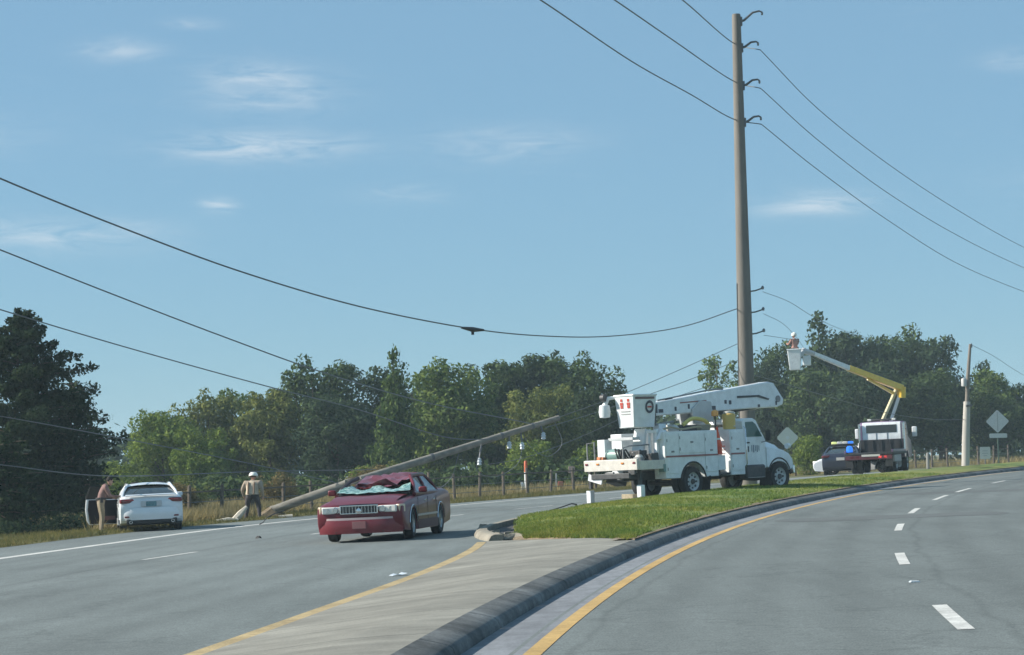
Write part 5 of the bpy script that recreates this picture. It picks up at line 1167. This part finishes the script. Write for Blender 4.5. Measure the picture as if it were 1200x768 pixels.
    mb.add([H_(.088, -.012, -.03), H_(.088, .012, -.03), H_(.085, 0, .02), H_(.118, 0, -.028)], [(0, 1, 3), (1, 2, 3), (2, 0, 3)], 2)
    for q in (-1, 1):
        mb.tube([H_(-.01, q * .074, -.03), H_(-.015, q * .088, 0), H_(-.01, q * .076, .025)], [.010, .014, .008], 6, m=2)
        mb.tube([H_(.078, q * .030, .004), H_(.089, q * .030, .004)], [.012, .006], 6, m=3)
    mb.tube([H_(.092, -.022, -.066), H_(.100, 0, -.068), H_(.092, .022, -.066)], [.005, .008, .005], 5, m=4)
    ob = mb.build('body', [cols['top'], cols['legs'], cols.get('skin', skin_m), cols['shoes'], mat('lips', (.30, .12, .10), .5)], root, ang=60, recalc=False)
    bpy.data.objects.remove(o)
    if hair:
        h = MB(); v = []
        pr = [(.0, .083), (.04, .086), (.08, .076), (.108, .050), (.124, .012)]
        for z, r in pr: v += [H_(-.022 + r * 1.16 * math.cos(6.2832 * k / 14) - (.0 if z > .03 else .0), r * math.sin(6.2832 * k / 14), z - (.05 if math.cos(6.2832 * k / 14) < .1 and z < .03 else 0)) for k in range(14)]
        h.add(v, [(i * 14 + k, i * 14 + (k + 1) % 14, (i + 1) * 14 + (k + 1) % 14, (i + 1) * 14 + k) for i in range(4) for k in range(14)] + [tuple(4 * 14 + k for k in range(14))]); h.build('hair', hair, root)
    if hat:
        h = MB(); v = []
        pr = [(-.005, .128), (.03, .130), (.08, .118), (.13, .088), (.16, .03)]
        for z, r in pr: v += [H_(-.008 + r * 1.18 * math.cos(6.2832 * k / 16), r * math.sin(6.2832 * k / 16), z) for k in range(16)]
        h.add(v, [(i * 16 + k, i * 16 + (k + 1) % 16, (i + 1) * 16 + (k + 1) % 16, (i + 1) * 16 + k) for i in range(4) for k in range(16)] + [tuple(4 * 16 + k for k in range(16))])
        v = [H_(.02 + r * 1.2 * math.cos(6.2832 * k / 16), r * math.sin(6.2832 * k / 16), z) for z, r in ((-.004, .12), (-.012, .150), (-.016, .12)) for k in range(16)]
        h.add(v, [(i * 16 + k, i * 16 + (k + 1) % 16, (i + 1) * 16 + (k + 1) % 16, (i + 1) * 16 + k) for i in range(2) for k in range(16)]); h.build('hard_hat', hat, root)
    return root
def joints(**k):
    J = dict(pelvis=(0, 0, .96), waist=(.01, 0, 1.12), chest=(.0, 0, 1.32), collar=(-.01, 0, 1.46), neck=(.01, 0, 1.53), shl=(0, .19, 1.42), shr=(0, -.19, 1.42), ell=(-.03, .25, 1.13), elr=(-.03, -.25, 1.13),
             wrl=(.05, .24, .90), wrr=(.05, -.24, .90), hpl=(0, .10, .90), hpr=(0, -.10, .90), knl=(.02, .11, .50), knr=(.02, -.11, .50), anl=(-.03, .12, .09), anr=(-.03, -.12, .09))
    J.update(k); return J
boots = cloth('black_boots', (.025, .022, .02)); denim = cloth('dark_trousers', (.05, .045, .05)); khaki = cloth('khaki_trousers', (.26, .215, .15)); tan_shirt = cloth('tan_shirt', (.19, .115, .105))
# officer leaning over the open door of the white car
J = joints(pelvis=(-.03, 0, .97), waist=(.0, 0, 1.13), chest=(.07, 0, 1.32), collar=(.13, 0, 1.44), neck=(.18, 0, 1.50), shl=(.10, .19, 1.40), shr=(.10, -.19, 1.40), ell=(.16, .27, 1.14), elr=(.22, -.24, 1.14), wrl=(.38, .18, 1.08), wrr=(.45, -.16, 1.12), hpl=(-.03, .10, .91), hpr=(-.03, -.10, .91))
of = figure('person', 'person in tan shirt and khaki trousers leaning towards the white car beside its open door', (-12.60, 69.0, gz(-12.6) - .03), R(20), J, dict(top=tan_shirt, legs=khaki, shoes=boots), hair=cloth('dark_hair', (.02, .015, .012)), head_tilt=(0, .45), grip=.7)
mb = MB()
mb.lathe([(.155, -.035), (.172, -.03), (.172, .03), (.155, .035)], 18, c=(-.015, 0, 1.06)); mb.box((-.03, -.18, 1.02), (.08, .06, .16)); mb.box((-.12, .11, 1.04), (.07, .08, .10)); mb.build('duty_belt', black_p, of, bevel=.005)
# line worker with a white helmet, back turned
vest = cloth('cream_vest', (.50, .42, .32)); brown_sl = cloth('brown_shirt', (.33, .27, .21))
J = joints(pelvis=(0, 0, .93), waist=(.02, 0, 1.09), chest=(.06, 0, 1.29), collar=(.08, 0, 1.42), neck=(.11, 0, 1.49), shl=(.05, .20, 1.39), shr=(.05, -.20, 1.39), ell=(.02, .29, 1.11), elr=(.0, -.29, 1.11), wrl=(.14, .27, .88), wrr=(.10, -.28, .88), hpl=(0, .11, .88), hpr=(0, -.11, .88), knl=(.10, .17, .49), knr=(.05, -.18, .49), anl=(.0, .20, .09), anr=(-.04, -.21, .09))
wk = figure('person', 'person in white hard hat and pale vest, back turned, by the broken pole', (-9.10, 78.4, gz(-9.1) - .06), R(82), J, dict(top=brown_sl, legs=denim, shoes=boots), hat=mat('helmet_white', (.74, .76, .70), .35), hair=cloth('brown_hair', (.05, .035, .025)), head_tilt=(.1, .25))
wk.scale = (1.12, 1.24, .97)
def vest_ring(z, rx, ry, x0): return [(x0 + rx * math.cos(6.2832 * k / 18), ry * math.sin(6.2832 * k / 18), z) for k in range(18)]
mb = MB(); rs = [vest_ring(.96, .175, .19, 0), vest_ring(1.1, .155, .175, .02), vest_ring(1.28, .180, .20, .06), vest_ring(1.39, .150, .19, .07), vest_ring(1.45, .08, .11, .08)]
mb.add([p for r_ in rs for p in r_], [(i * 18 + k, i * 18 + (k + 1) % 18, (i + 1) * 18 + (k + 1) % 18, (i + 1) * 18 + k) for i in range(4) for k in range(18)]); ve = mb.build('vest', vest, wk, recalc=True)
for yy in (-.085, .085):
    mb = MB(); mb.tube([(-.185, yy, .98), (-.145, yy, 1.12), (-.128, yy, 1.30), (-.085, yy, 1.40)], [.022, .022, .022, .02], 6); mb.build('vest_strap', cloth('brown_strap', (.20, .14, .10)), ve)
# lineman up in the raised bucket
J = joints(ell=(.12, .27, 1.20), elr=(.10, -.27, 1.20), wrl=(.34, .20, 1.24), wrr=(.32, -.20, 1.28))
figure('person', 'person in pink shirt and white hard hat standing in the raised bucket', (14.05, 112.5, 5.94), R(120), J, dict(top=cloth('pink_shirt', (.40, .22, .18)), legs=denim, shoes=boots), hat=mat('helmet_white', (.7, .7, .7)), head_tilt=(0, -.1))

# ------------------------------------------------------------------ poles
pole_c = mat('pole_concrete', (.165, .152, .135), .85, noise=.16, scale=1.2, bump=.3, bscale=14, stretch=(2.5, 2.5, .35))
pole_w = mat('pole_wood', (.195, .185, .160), .9, noise=.28, scale=2.2, bump=.5, bscale=14, stretch=(.5, 3, 3))
pole_w2 = mat('pole_wood_upright', (.20, .175, .15), .9, noise=.2, scale=2, bump=.4, bscale=14, stretch=(3, 3, .4))
pole_pale = mat('pole_pale_concrete', (.42, .40, .36), .85, noise=.14, scale=1.5, stretch=(2.5, 2.5, .4))
galv = mat('galvanised', (.13, .135, .14), .55, metal=.5, noise=.2, scale=10)
porc = mat('insulator_grey', (.17, .18, .19), .35); porc_w = mat('insulator_pale', (.50, .56, .60), .3)
up_ = thing('utility_pole', 'tall tapered brown concrete utility pole rising from the grass median behind the bucket truck', 'utility pole', (9.07, 88, gz(9.07) + .1))
mb = MB(); mb.lathe([(.335, -.2), (.33, 1.0), (.305, 5.0), (.245, 11.0), (.195, 16.0), (.172, 18.55), (.16, 18.62), (.02, 18.64)], 20); mb.build('shaft', pole_c, up_)
ZB = gz(9.07) + .1
for z, ln, rise, br in ((18.45, .86, .28, .175), (17.40, .66, .12, .185), (15.90, .66, .12, .20), (14.45, .66, .12, .215)):
    a = MB(); a.tube([(br - .06, 0, z - .12), (br + .12, 0, z - .08), (br + ln * .55, 0, z + rise * .8), (br + ln * .85, 0, z + rise), (br + ln, 0, z + rise - .06)], [.055, .05, .042, .038, .03], 8)
    a.box((br, 0, z - .12), (.10, .20, .34)); ao = a.build('arm', galv, up_)
    i_ = MB(); i_.lathe([(.015, -.15), (.03, -.14), (.05, -.11), (.03, -.09), (.05, -.06), (.03, -.04), (.02, 0)], 12, c=(br + ln - .02, 0, z + rise - .02)); i_.build('insulator', porc, ao)
for z in (7.75, 6.92, 6.08):
    a = MB(); a.tube([(.26, 0, z - .06), (.44, 0, z - .04), (.72, 0, z + .05)], [.03, .03, .028], 7); ao = a.build('arm', galv, up_)
    i_ = MB(); i_.lathe([(.02, -.02), (.055, .0), (.05, .05), (.07, .06), (.045, .10), (.02, .13)], 12, c=(.74, 0, z + .02)); i_.build('insulator', porc, ao)
mb = MB(); mb.tube([(-.33, -.10, .1), (-.27, -.10, 8.0)], .025, 6); mb.build('conduit', galv, up_)

rp = thing('roadside_pole', 'slim leaning pole with a thick pale concrete foot at the right', 'utility pole', (25.42, 128, gz(25.42)))
mb = MB(); mb.tube([(0, 0, -.3), (.1, 0, 1.8), (.23, 0, 3.85)], [.225, .215, .19], 14); mb.build('concrete_foot', pole_pale, rp)
mb = MB(); mb.tube([(.21, 0, 3.5), (.32, 0, 5.2), (.52, 0, 7.1)], [.12, .11, .075], 10); mb.build('pole_top', pole_w2, rp)
mb = MB(); mb.lathe([(.02, 0), (.06, .0), (.06, .18), (.03, .24)], 10, c=(.58, 0, 6.9)); mb.tube([(.5, 0, 6.95), (.58, 0, 6.95)], .025, 6); mb.build('insulator', porc, rp)
mb = MB(); mb.box((.28, -.1, 3.62), (.34, .36, .12)); mb.build('clamp_band', galv, rp, bevel=.02)
mb = MB(); mb.lathe([(.02, 0), (.15, .02), (.16, .4), (.12, .46), (.02, .48)], 12, c=(.05, -.2, 4.7)); mb.build('sky_gap_can', mat('sky_gap_grey', (.42, .42, .41), .5), rp)  # pale can standing in for a bright sky gap between the trees

# the toppled wooden pole, snapped in two: butt on the verge, upper length hanging from its wires
butt = MB(); p0, p1 = Vector((-8.62, 80.0, .02)), Vector((-5.92, 79.5, .93))
rr = random.Random(3); pts = [p0 + (p1 - p0) * k / 5 for k in range(6)]
butt.tube(pts, [.165, .16, .157, .154, .15, .135], 14)
for k in range(9):
    a = rr.uniform(0, 6.28); r_ = rr.uniform(.03, .13); d = (p1 - p0).normalized(); b_ = p1 - d * .1 + Vector((0, math.cos(a) * r_, math.sin(a) * r_)); butt.tube([b_, b_ + d * rr.uniform(.15, .55)], [.035, .006], 5)
bo_ = butt.build('pole_butt', pole_w); tag(bo_, 'broken lower length of a wooden pole rising from the verge left of the red car', 'broken pole')
mb = MB(); mb.tube([(-8.9, 80.0, -.3), (-8.6, 80.05, -.05), (-8.3, 79.95, -.3)], .28, 8); o = mb.build('soil_heap', soil_m); tag(o, 'small heap of torn soil at the foot of the broken pole', 'soil heap')
tp = thing('toppled_pole', 'long upper length of wooden pole hanging aslant above the red car', 'broken pole', (-5.44, 79.5, 1.05))
O = Vector((-5.44, 79.5, 1.05)); q0 = Vector((0, 0, 0)); q1 = Vector((1.66, 83.5, 3.16)) - O
mb = MB(); mb.tube([q0.lerp(q1, k / 8) for k in range(9)], [.148 - .05 * k / 8 for k in range(9)], 14)
d = q1.normalized()
for k in range(9):
    a = rr.uniform(0, 6.28); r_ = rr.uniform(.03, .12); b_ = q0 + d * .1 + Vector((0, math.cos(a) * r_, math.sin(a) * r_)); mb.tube([b_, b_ - d * rr.uniform(.15, .6)], [.035, .006], 5)
mb.build('shaft', pole_w, tp)
for (t, dx, dz) in ((.60, -.10, -.62), (.80, .04, -.50), (.74, .0, -.34), (.90, .12, -.36)):
    s0 = q0.lerp(q1, t); e = s0 + Vector((dx, -.15, dz))
    a = MB(); a.tube([s0, s0.lerp(e, .6), e], [.04, .032, .025], 6); ao = a.build('bracket', galv, tp)
    i_ = MB(); i_.lathe([(.02, -.22), (.085, -.20), (.06, -.12), (.095, -.10), (.06, -.03), (.08, 0), (.02, .05)], 12, c=tuple(e)); i_.build('insulator', porc_w, ao)
for t in (.35, .70, .86):
    s0 = q0.lerp(q1, t); a = MB(); a.tube([s0 - d * .05, s0 + d * .05], .148 - .05 * t + .012, 14); a.build('pole_band', galv, tp)

# ------------------------------------------------------------------ wires: one thing each
wire_m = mat('wire', (.13, .145, .155), .6)
def wire(label, pts, r, group=None, name='power_line', par=None):
    mb = MB(); sp = spline(pts, 10); mb.tube(sp, r, 6); o = mb.build(name, wire_m, recalc=False); tag(o, label, 'wire', group); return o
a_ = wire('thick sagging cable with a dark splice running from the left to the big pole', [(-12.05, 42, 8.22), (-10.41, 46, 7.55), (-8.67, 50, 6.94), (-6.51, 54, 6.25), (-3.94, 58, 5.63), (-1.19, 63, 5.30), (1.02, 68, 5.32), (3.3, 73, 5.56), (6.05, 80, 6.23), (8.80, 88, 7.36)], .019)
s = MB(); s.tube([(-1.40, 62.6, 5.30), (-1.10, 63.1, 5.27), (-.8, 63.6, 5.28)], [.03, .075, .03], 8); s.box((-1.1, 63.1, 5.19), (.08, .06, .13)); s.build('splice', black_p, a_)
wire('second cable from the left sloping down behind the tree belt to the toppled pole', [(-14.14, 52, 7.66), (-12.46, 55, 6.98), (-10.3, 58, 6.09), (-7.97, 62, 5.17), (-5.59, 67, 4.31), (-2.88, 75, 3.59), (-.07, 81, 3.08), (.6, 82.6, 2.95)], .018)
wire('third cable from the left starting above the dark cedar top', [(-15.24, 56, 6.45), (-13.38, 59, 5.81), (-10.89, 64, 5.01), (-7.7, 70, 4.08), (-5.22, 76, 3.43), (-2.49, 80, 2.51), (-.6, 82, 2.4)], .017)
wire('slack wire passing in front of the large cedar below its middle', [(-16.34, 60, 3.51), (-14.08, 62, 3.1), (-11.22, 68, 2.39), (-8.68, 76, 1.65), (-6.2, 79.6, .95)], .015)
wire('lowest slack wire in front of the cedar and behind the white car', [(-16.35, 60, 2.08), (-14.09, 62, 1.77), (-12.13, 68, 1.39), (-8.92, 78, 1.42), (-4.92, 80, 1.40)], .016)
tg, rg = 'line wires running from the left towards the big pole', 'line wires running from the big pole to the right'
for nm, p in (('lowest', [(-1.6, 47, 12.5), (.18, 55, 13.22), (.91, 58, 13.49), (3.96, 71, 14.15), (6.57, 80, 14.5), (8.76, 87.5, 14.75), (9.94, 88, 14.58)]), ('middle', [(.2, 48, 12.5), (1.86, 55, 13.38), (2.93, 60, 13.86), (5.4, 72, 14.96), (8.8, 87.5, 16.25), (9.95, 88, 16.0)]), ('topmost', [(2.0, 52, 13.5), (3.86, 60, 14.42), (5.23, 66, 15.05), (8.84, 87.5, 17.75), (9.98, 88, 17.52)])):
    wire(nm + ' of the three line wires left of the big concrete pole', p, .020, tg)
for nm, p in (('topmost', [(9.98, 88, 17.52), (13.89, 100, 16.95), (19.55, 116, 16.56), (26.56, 134, 16.1), (35.1, 154, 15.54), (46.54, 178, 14.9)]), ('middle', [(9.95, 88, 16.0), (13.85, 100, 15.55), (19.5, 116, 15.05), (26.51, 134, 14.57), (35.05, 154, 14.14), (46.49, 178, 13.55)]), ('lowest', [(9.94, 88, 14.58), (13.81, 100, 14.22), (19.46, 116, 13.64), (26.46, 134, 12.89), (35.0, 154, 12.5), (46.43, 178, 11.93)])):
    wire(nm + ' of the three line wires right of the big concrete pole', p, .017, rg)
wire('thin wire from the upper low bracket of the big pole towards the dark pine', [(9.81, 88, 8.0), (11.7, 95, 8.06), (14.16, 104, 7.83), (18.5, 120, 7.9), (25.9, 148, 8.6)], .010)
wire('thin wire from the lowest bracket of the big pole to the raised bucket', [(9.81, 88, 6.3), (11.65, 98, 6.72), (13.74, 109, 7.15), (14.1, 112, 7.15)], .010)
wire('thin wire from the middle low bracket of the big pole past the raised bucket', [(9.81, 88, 7.14), (11.6, 97, 7.3), (13.3, 106, 7.2), (16.4, 122, 6.7), (21, 140, 6.6)], .009)
wire('taut wire from the toppled pole tip up to the big pole', [(1.60, 83.4, 3.16), (4.02, 85, 4.0), (6.5, 86.5, 5.01), (8.78, 88, 5.99)], .012)
wire('lower wire from the toppled pole to the big pole above the bucket truck', [(1.15, 83.2, 2.80), (3.14, 85, 3.38), (6.19, 87, 4.38), (8.8, 88, 5.35)], .012)
wire('short slack wire hanging from the toppled pole insulators towards the bucket truck', [(-.97, 81.9, 1.5), (.5, 83, 1.75), (2.6, 85, 2.5), (5.2, 87, 3.6), (8.75, 88, 4.7)], .011)
for k, (nm, p) in enumerate((('loop of slack wire hanging below the toppled pole tip', [(1.5, 83.3, 3.02), (1.75, 83.6, 2.2), (1.2, 83.1, 1.75), (.55, 82.8, 2.15), (.35, 82.6, 2.60)]), ('tangled wire drooping under the middle of the toppled pole', [(-1.2, 81.6, 2.25), (-1.35, 81.3, 1.3), (-.7, 81.6, 1.05), (.1, 82.2, 1.5), (.3, 82.5, 2.2)]), ('long drooping wire from the toppled pole middle to the verge', [(-2.0, 81.2, 1.9), (-2.4, 80.8, .9), (-3.6, 80.6, .35), (-5.2, 80.5, .12), (-6.6, 80.4, -.1)]))):
    wire(nm, p, .012)
wire('wire running level from the big pole to the slim roadside pole', [(9.4, 88, 4.75), (13.52, 100, 4.3), (18.49, 112, 3.63), (22.3, 121, 3.42), (25.45, 127.9, 3.46)], .016)
wire('thin wire leaving the slim roadside pole top to the right', [(25.98, 128, 7.7), (29.83, 140, 7.52), (35.03, 155, 6.83), (44.68, 180, 5.57)], .012)

# ------------------------------------------------------------------ field fence: posts and rails built one by one
fen = thing('field_fence', 'weathered wooden post and rail fence along the far side of the road', 'fence', (-9.6, 84, gz(-9.6)))
fo = Vector((-9.6, 84, gz(-9.6))); fwood = mat('fence_wood', (.115, .095, .075), .9, noise=.3, scale=5)
def fx_(y): return PE(y) - (5.0 if y < 92 else 4.2)
ys = [77.5]
while ys[-1] < 160:
    y = ys[-1]; sl = (fx_(y + 1) - fx_(y)); ys.append(y + 2.45 / math.sqrt(1 + sl * sl))
post_me = None; fr = random.Random(6); pp = []
for y in ys:
    x = fx_(y); p = Vector((x, y, gz(x) - .1)); pp.append(p)
    if post_me is None: b_ = MB(); b_.lathe([(.07, -.3), (.068, 1.25), (.05, 1.30), (.01, 1.31)], 8); post_me = b_.mesh('post', fwood)
    o = bpy.data.objects.new('post', post_me); COL.objects.link(o); o.parent = fen; o.location = p - fo; o.rotation_euler = (fr.uniform(-.04, .04), fr.uniform(-.04, .04), fr.uniform(0, 3)); o.scale = (1, 1, fr.uniform(.94, 1.08))
rail_me = MB().box((.5, 0, 0), (1, .03, .06)).mesh('rail', fwood, smooth=False)
for a, b in zip(pp, pp[1:]):
    for z in (1.12,):
        d = b - a; o = bpy.data.objects.new('rail', rail_me); COL.objects.link(o); o.parent = fen; o.location = a - fo + Vector((0, 0, z)); o.scale = (d.length, 1, 1); o.rotation_euler = (0, -math.asin(d.z / d.length), math.atan2(d.y, d.x))
w_ = MB()
for z in (.75, .40):
    w_.tube([p - fo + Vector((0, 0, z)) for p in pp], .012, 4, cap=False)
w_.build('fence_wire', wire_m, fen, recalc=False)

# ------------------------------------------------------------------ signs and markers
alum = mat('sign_aluminium', (.56, .57, .57), .55, metal=.0, noise=.06); post_g = mat('sign_post_green', (.10, .15, .12), .7); post_s = mat('sign_post_steel', (.25, .25, .25), .6)
def sign_panel(parent, name, c, w, h, m, diamond=False, yaw=0.0):
    mb = MB(); k = .045
    if diamond: q = [(-w / 2, 0), (-k, -h / 2 + k), (k, -h / 2 + k), (w / 2 - k, -k), (w / 2 - k, k), (k, h / 2 - k), (-k, h / 2 - k), (-w / 2 + k, k), (-w / 2 + k, -k)]; q = [(-w / 2 + k, -k), (-k, -h / 2 + k), (k, -h / 2 + k), (w / 2 - k, -k), (w / 2 - k, k), (k, h / 2 - k), (-k, h / 2 - k), (-w / 2 + k, k)]
    else: q = [(-w / 2 + k, -h / 2), (w / 2 - k, -h / 2), (w / 2, -h / 2 + k), (w / 2, h / 2 - k), (w / 2 - k, h / 2), (-w / 2 + k, h / 2), (-w / 2, h / 2 - k), (-w / 2, -h / 2 + k)]
    mb.slab(q, -.006, .006); o = mb.build(name, m, parent, smooth=False); o.location = c; o.rotation_euler = (0, 0, yaw); return o
def post_at(parent, h, r, m): mb = MB(); mb.box((0, .03, h / 2 - .1), (r * 2, r * 1.4, h + .2)); return mb.build('post', m, parent, bevel=.006)
ds = thing('warning_sign', 'grey diamond road sign above a narrow name plate on a green post at the right', 'road sign', (28.4, 133, gz(28.4)))
post_at(ds, 3.2, .035, post_g); z0 = gz(28.4)
p_ = sign_panel(ds, 'diamond_panel', (0, -.01, 3.40 - z0 + .0), 1.38, 1.38, alum, True)
mb = MB(); mb.box((0, -.012, 0), (.05, .02, 1.1)); mb.build('stiffener', mat('pale_grey_metal', (.36, .37, .38), .5), p_, smooth=False)
sign_panel(ds, 'name_plate', (.02, -.012, 2.56 - z0), 1.05, .26, alum)
ss = thing('square_sign', 'small white square road sign on a short post right of the slim pole', 'road sign', (27.2, 131, gz(27.2)))
post_at(ss, 1.1, .03, post_s); p_ = sign_panel(ss, 'sign_panel', (0, -.01, 1.56 - gz(27.2)), .60, .70, mat('sign_white', (.58, .58, .56), .5))
mb = MB(); mb.box((0, -.010, .12), (.30, .012, .05)); mb.box((0, -.010, -.02), (.36, .012, .05)); mb.box((0, -.010, -.16), (.24, .012, .05)); mb.build('sign_marking', mat('faint_grey', (.40, .41, .42), .5), p_, smooth=False)
d2 = thing('warning_sign', 'pale diamond road sign on a post just beyond the bucket truck hood', 'road sign', (11.1, 92, gz(11.1)))
post_at(d2, 2.3, .03, post_g); p_ = sign_panel(d2, 'diamond_panel', (0, -.01, 2.33 - gz(11.1)), .92, .92, mat('sign_pale', (.66, .67, .64), .5), True)
mb = MB(); mb.lathe([(.01, -.014), (.07, -.012), (.07, -.004), (.01, -.004)], 12, 'y'); mb.build('sign_marking', white_m, p_)
mk = thing('marker_post', 'white marker post with an orange top on the far verge', 'marker post', (.55, 115, gz(.55) - .05))
mb = MB(); mb.lathe([(.085, -.2), (.085, 1.10), (.07, 1.10), (.07, .2)], 12); mb.build('white_tube', white_m, mk)
mb = MB(); mb.lathe([(.075, 1.05), (.085, 1.105), (.085, 1.62), (.06, 1.67), (.01, 1.68)], 12); mb.build('orange_cap', mat('marker_orange', (.55, .12, .045), .6), mk)
mb = MB(); mb.box((-.17, 0, .28), (.14, .10, .62), rot=(0, -.12, 0)); mb.build('terminal_box', white_m, mk, bevel=.01)
mb_ = thing('roadside_board', 'small pinkish board on a dark post by the fence left of the bucket truck', 'sign board', (2.95, 118, gz(2.95) - .05))
post_at(mb_, 1.3, .05, fwood); mb = MB(); mb.box((0, -.03, 1.10), (.32, .06, .34)); mb.build('board', mat('pinkish_board', (.46, .33, .29), .7), mb_, bevel=.01)
mb_ = thing('marker_stake', 'short red marker beside a white stake by the fence', 'marker', (2.35, 117.5, gz(2.35) - .05))
mb = MB(); mb.box((-.22, 0, .45), (.08, .05, 1.0)); mb.build('stake', mat('off_white', (0, 0, 0)), mb_, bevel=.006)
mb = MB(); mb.box((0, 0, .32), (.26, .12, .42)); mb.box((0, 0, .05), (.06, .06, .3)); mb.build('red_box', mat('faded_red', (.34, .07, .07), .7), mb_, bevel=.02)
st = MB(); st.lathe([(.09, -.2), (.09, 1.0), (.06, 1.05), (.01, 1.06)], 8); o = st.build('stump_post', mat('grey_post', (.22, .22, .20), .9)); o.location = (23.6, 129.5, gz(23.6)); tag(o, 'short grey post in the grass left of the slim pole', 'post')

# ------------------------------------------------------------------ things lying on the road
rub = mat('scrap_black', (.018, .018, .019), .75)
def scrap(name, label, x, y, z, rz, pts, w, m, cat, th=.03):
    mb = MB(); rr = random.Random(len(label)); q = []
    for k, (a, b) in enumerate(pts):
        ww = w * rr.uniform(.6, 1.1); q += [(a, -ww, b), (a, ww * .8, b + rr.uniform(-.02, .02)), (a + .01, ww * .8, b + th), (a + .01, -ww, b + th)]
    n = len(pts); f = [(4 * i + j, 4 * i + (j + 1) % 4, 4 * i + 4 + (j + 1) % 4, 4 * i + 4 + j) for i in range(n - 1) for j in range(4)] + [(0, 1, 2, 3), tuple(4 * n - 4 + j for j in range(4))]
    mb.add(q, f); o = mb.build(name, m); o.location = (x, y, gz(x) + z); o.rotation_euler = (0, 0, rz); return tag(o, label, cat)
scrap('bumper_scrap', 'black torn plastic strip standing bent on the far edge line behind the red car', -7.45, 69.2, .004, .25, [(-.38, 0), (-.28, .05), (-.15, .20), (.05, .30), (.25, .36), (.38, .40)], .07, rub, 'debris')
scrap('bumper_scrap', 'black humped scrap lying on the far lane beside the grass median tip', 1.45, 69.0, .004, .15, [(-.45, 0), (-.25, .05), (.0, .12), (.25, .20), (.38, .18), (.42, .0)], .14, rub, 'debris')
scrap('paper_scrap', 'small white scrap on the asphalt left of the concrete median', -1.70, 32.1, .004, .5, [(-.10, 0), (-.03, .02), (.04, .01), (.11, .03)], .09, white_m, 'litter', .006)
scrap('stick', 'thin dark stick lying on the concrete median', -1.72, 20.3, .03, .3, [(-.08, 0), (.0, .012), (.08, .004)], .009, rub, 'stick', .012)
scrap('stone_chip', 'small dark chip on the far lane right of the stopped white car', -6.2, 54.5, .004, .9, [(-.06, 0), (.0, .04), (.06, .0)], .05, rub, 'debris', .02)
st = MB(); st.prism([(-.06, 0), (-.04, .018), (.04, .018), (.06, 0)], [(-.05, 1, 1, 0, 0), (.05, 1, 1, 0, 0)]); o = st.build('road_stud', white_m, bevel=.003); o.location = (4.35, 24.9, gz(4.35) + .001); tag(o, 'small white road stud between the lane dashes', 'road stud')
pale_w = mat('pale_splinter', (.50, .46, .38), .85, noise=.2, scale=6)
def splinter(label, x, y, pts, r):
    mb = MB(); mb.tube(pts, r, 7); o = mb.build('pole_splinter', pale_w); o.location = (x, y, gz(x) - .03); tag(o, label, 'broken wood')
splinter('large pale splinter of wood leaning up in front of the helmeted worker', -9.15, 76.6, [(-.45, 0, -.02), (-.15, .05, .28), (.06, .1, .52)], [.11, .12, .05])
splinter('pale splintered plank lying flat left of the helmeted worker', -9.8, 76.4, [(-.3, 0, .08), (.1, .06, .10), (.45, .1, .09)], [.04, .09, .05])
splinter('short pale wood fragment lying on the verge below the broken pole', -8.0, 79.2, [(-.3, 0, .06), (.2, .05, .08)], [.05, .07])

# ------------------------------------------------------------------ evening air: one closed box of thin even haze round the whole site
hm = bpy.data.materials.new('haze_air'); hm.use_nodes = True; t = hm.node_tree; t.nodes.clear()
o_ = t.nodes.new('ShaderNodeOutputMaterial'); pv = t.nodes.new('ShaderNodeVolumePrincipled'); pv.inputs['Color'].default_value = (.70, .90, 1.0, 1); pv.inputs['Density'].default_value = HAZE
pv.inputs['Anisotropy'].default_value = 0.0; t.links.new(pv.outputs['Volume'], o_.inputs['Volume'])
mb = MB(); mb.span(-1500, 1500, -900, 1300, -3.2, 24); hz = mb.build('haze', hm, smooth=False); hz['kind'] = 'stuff'
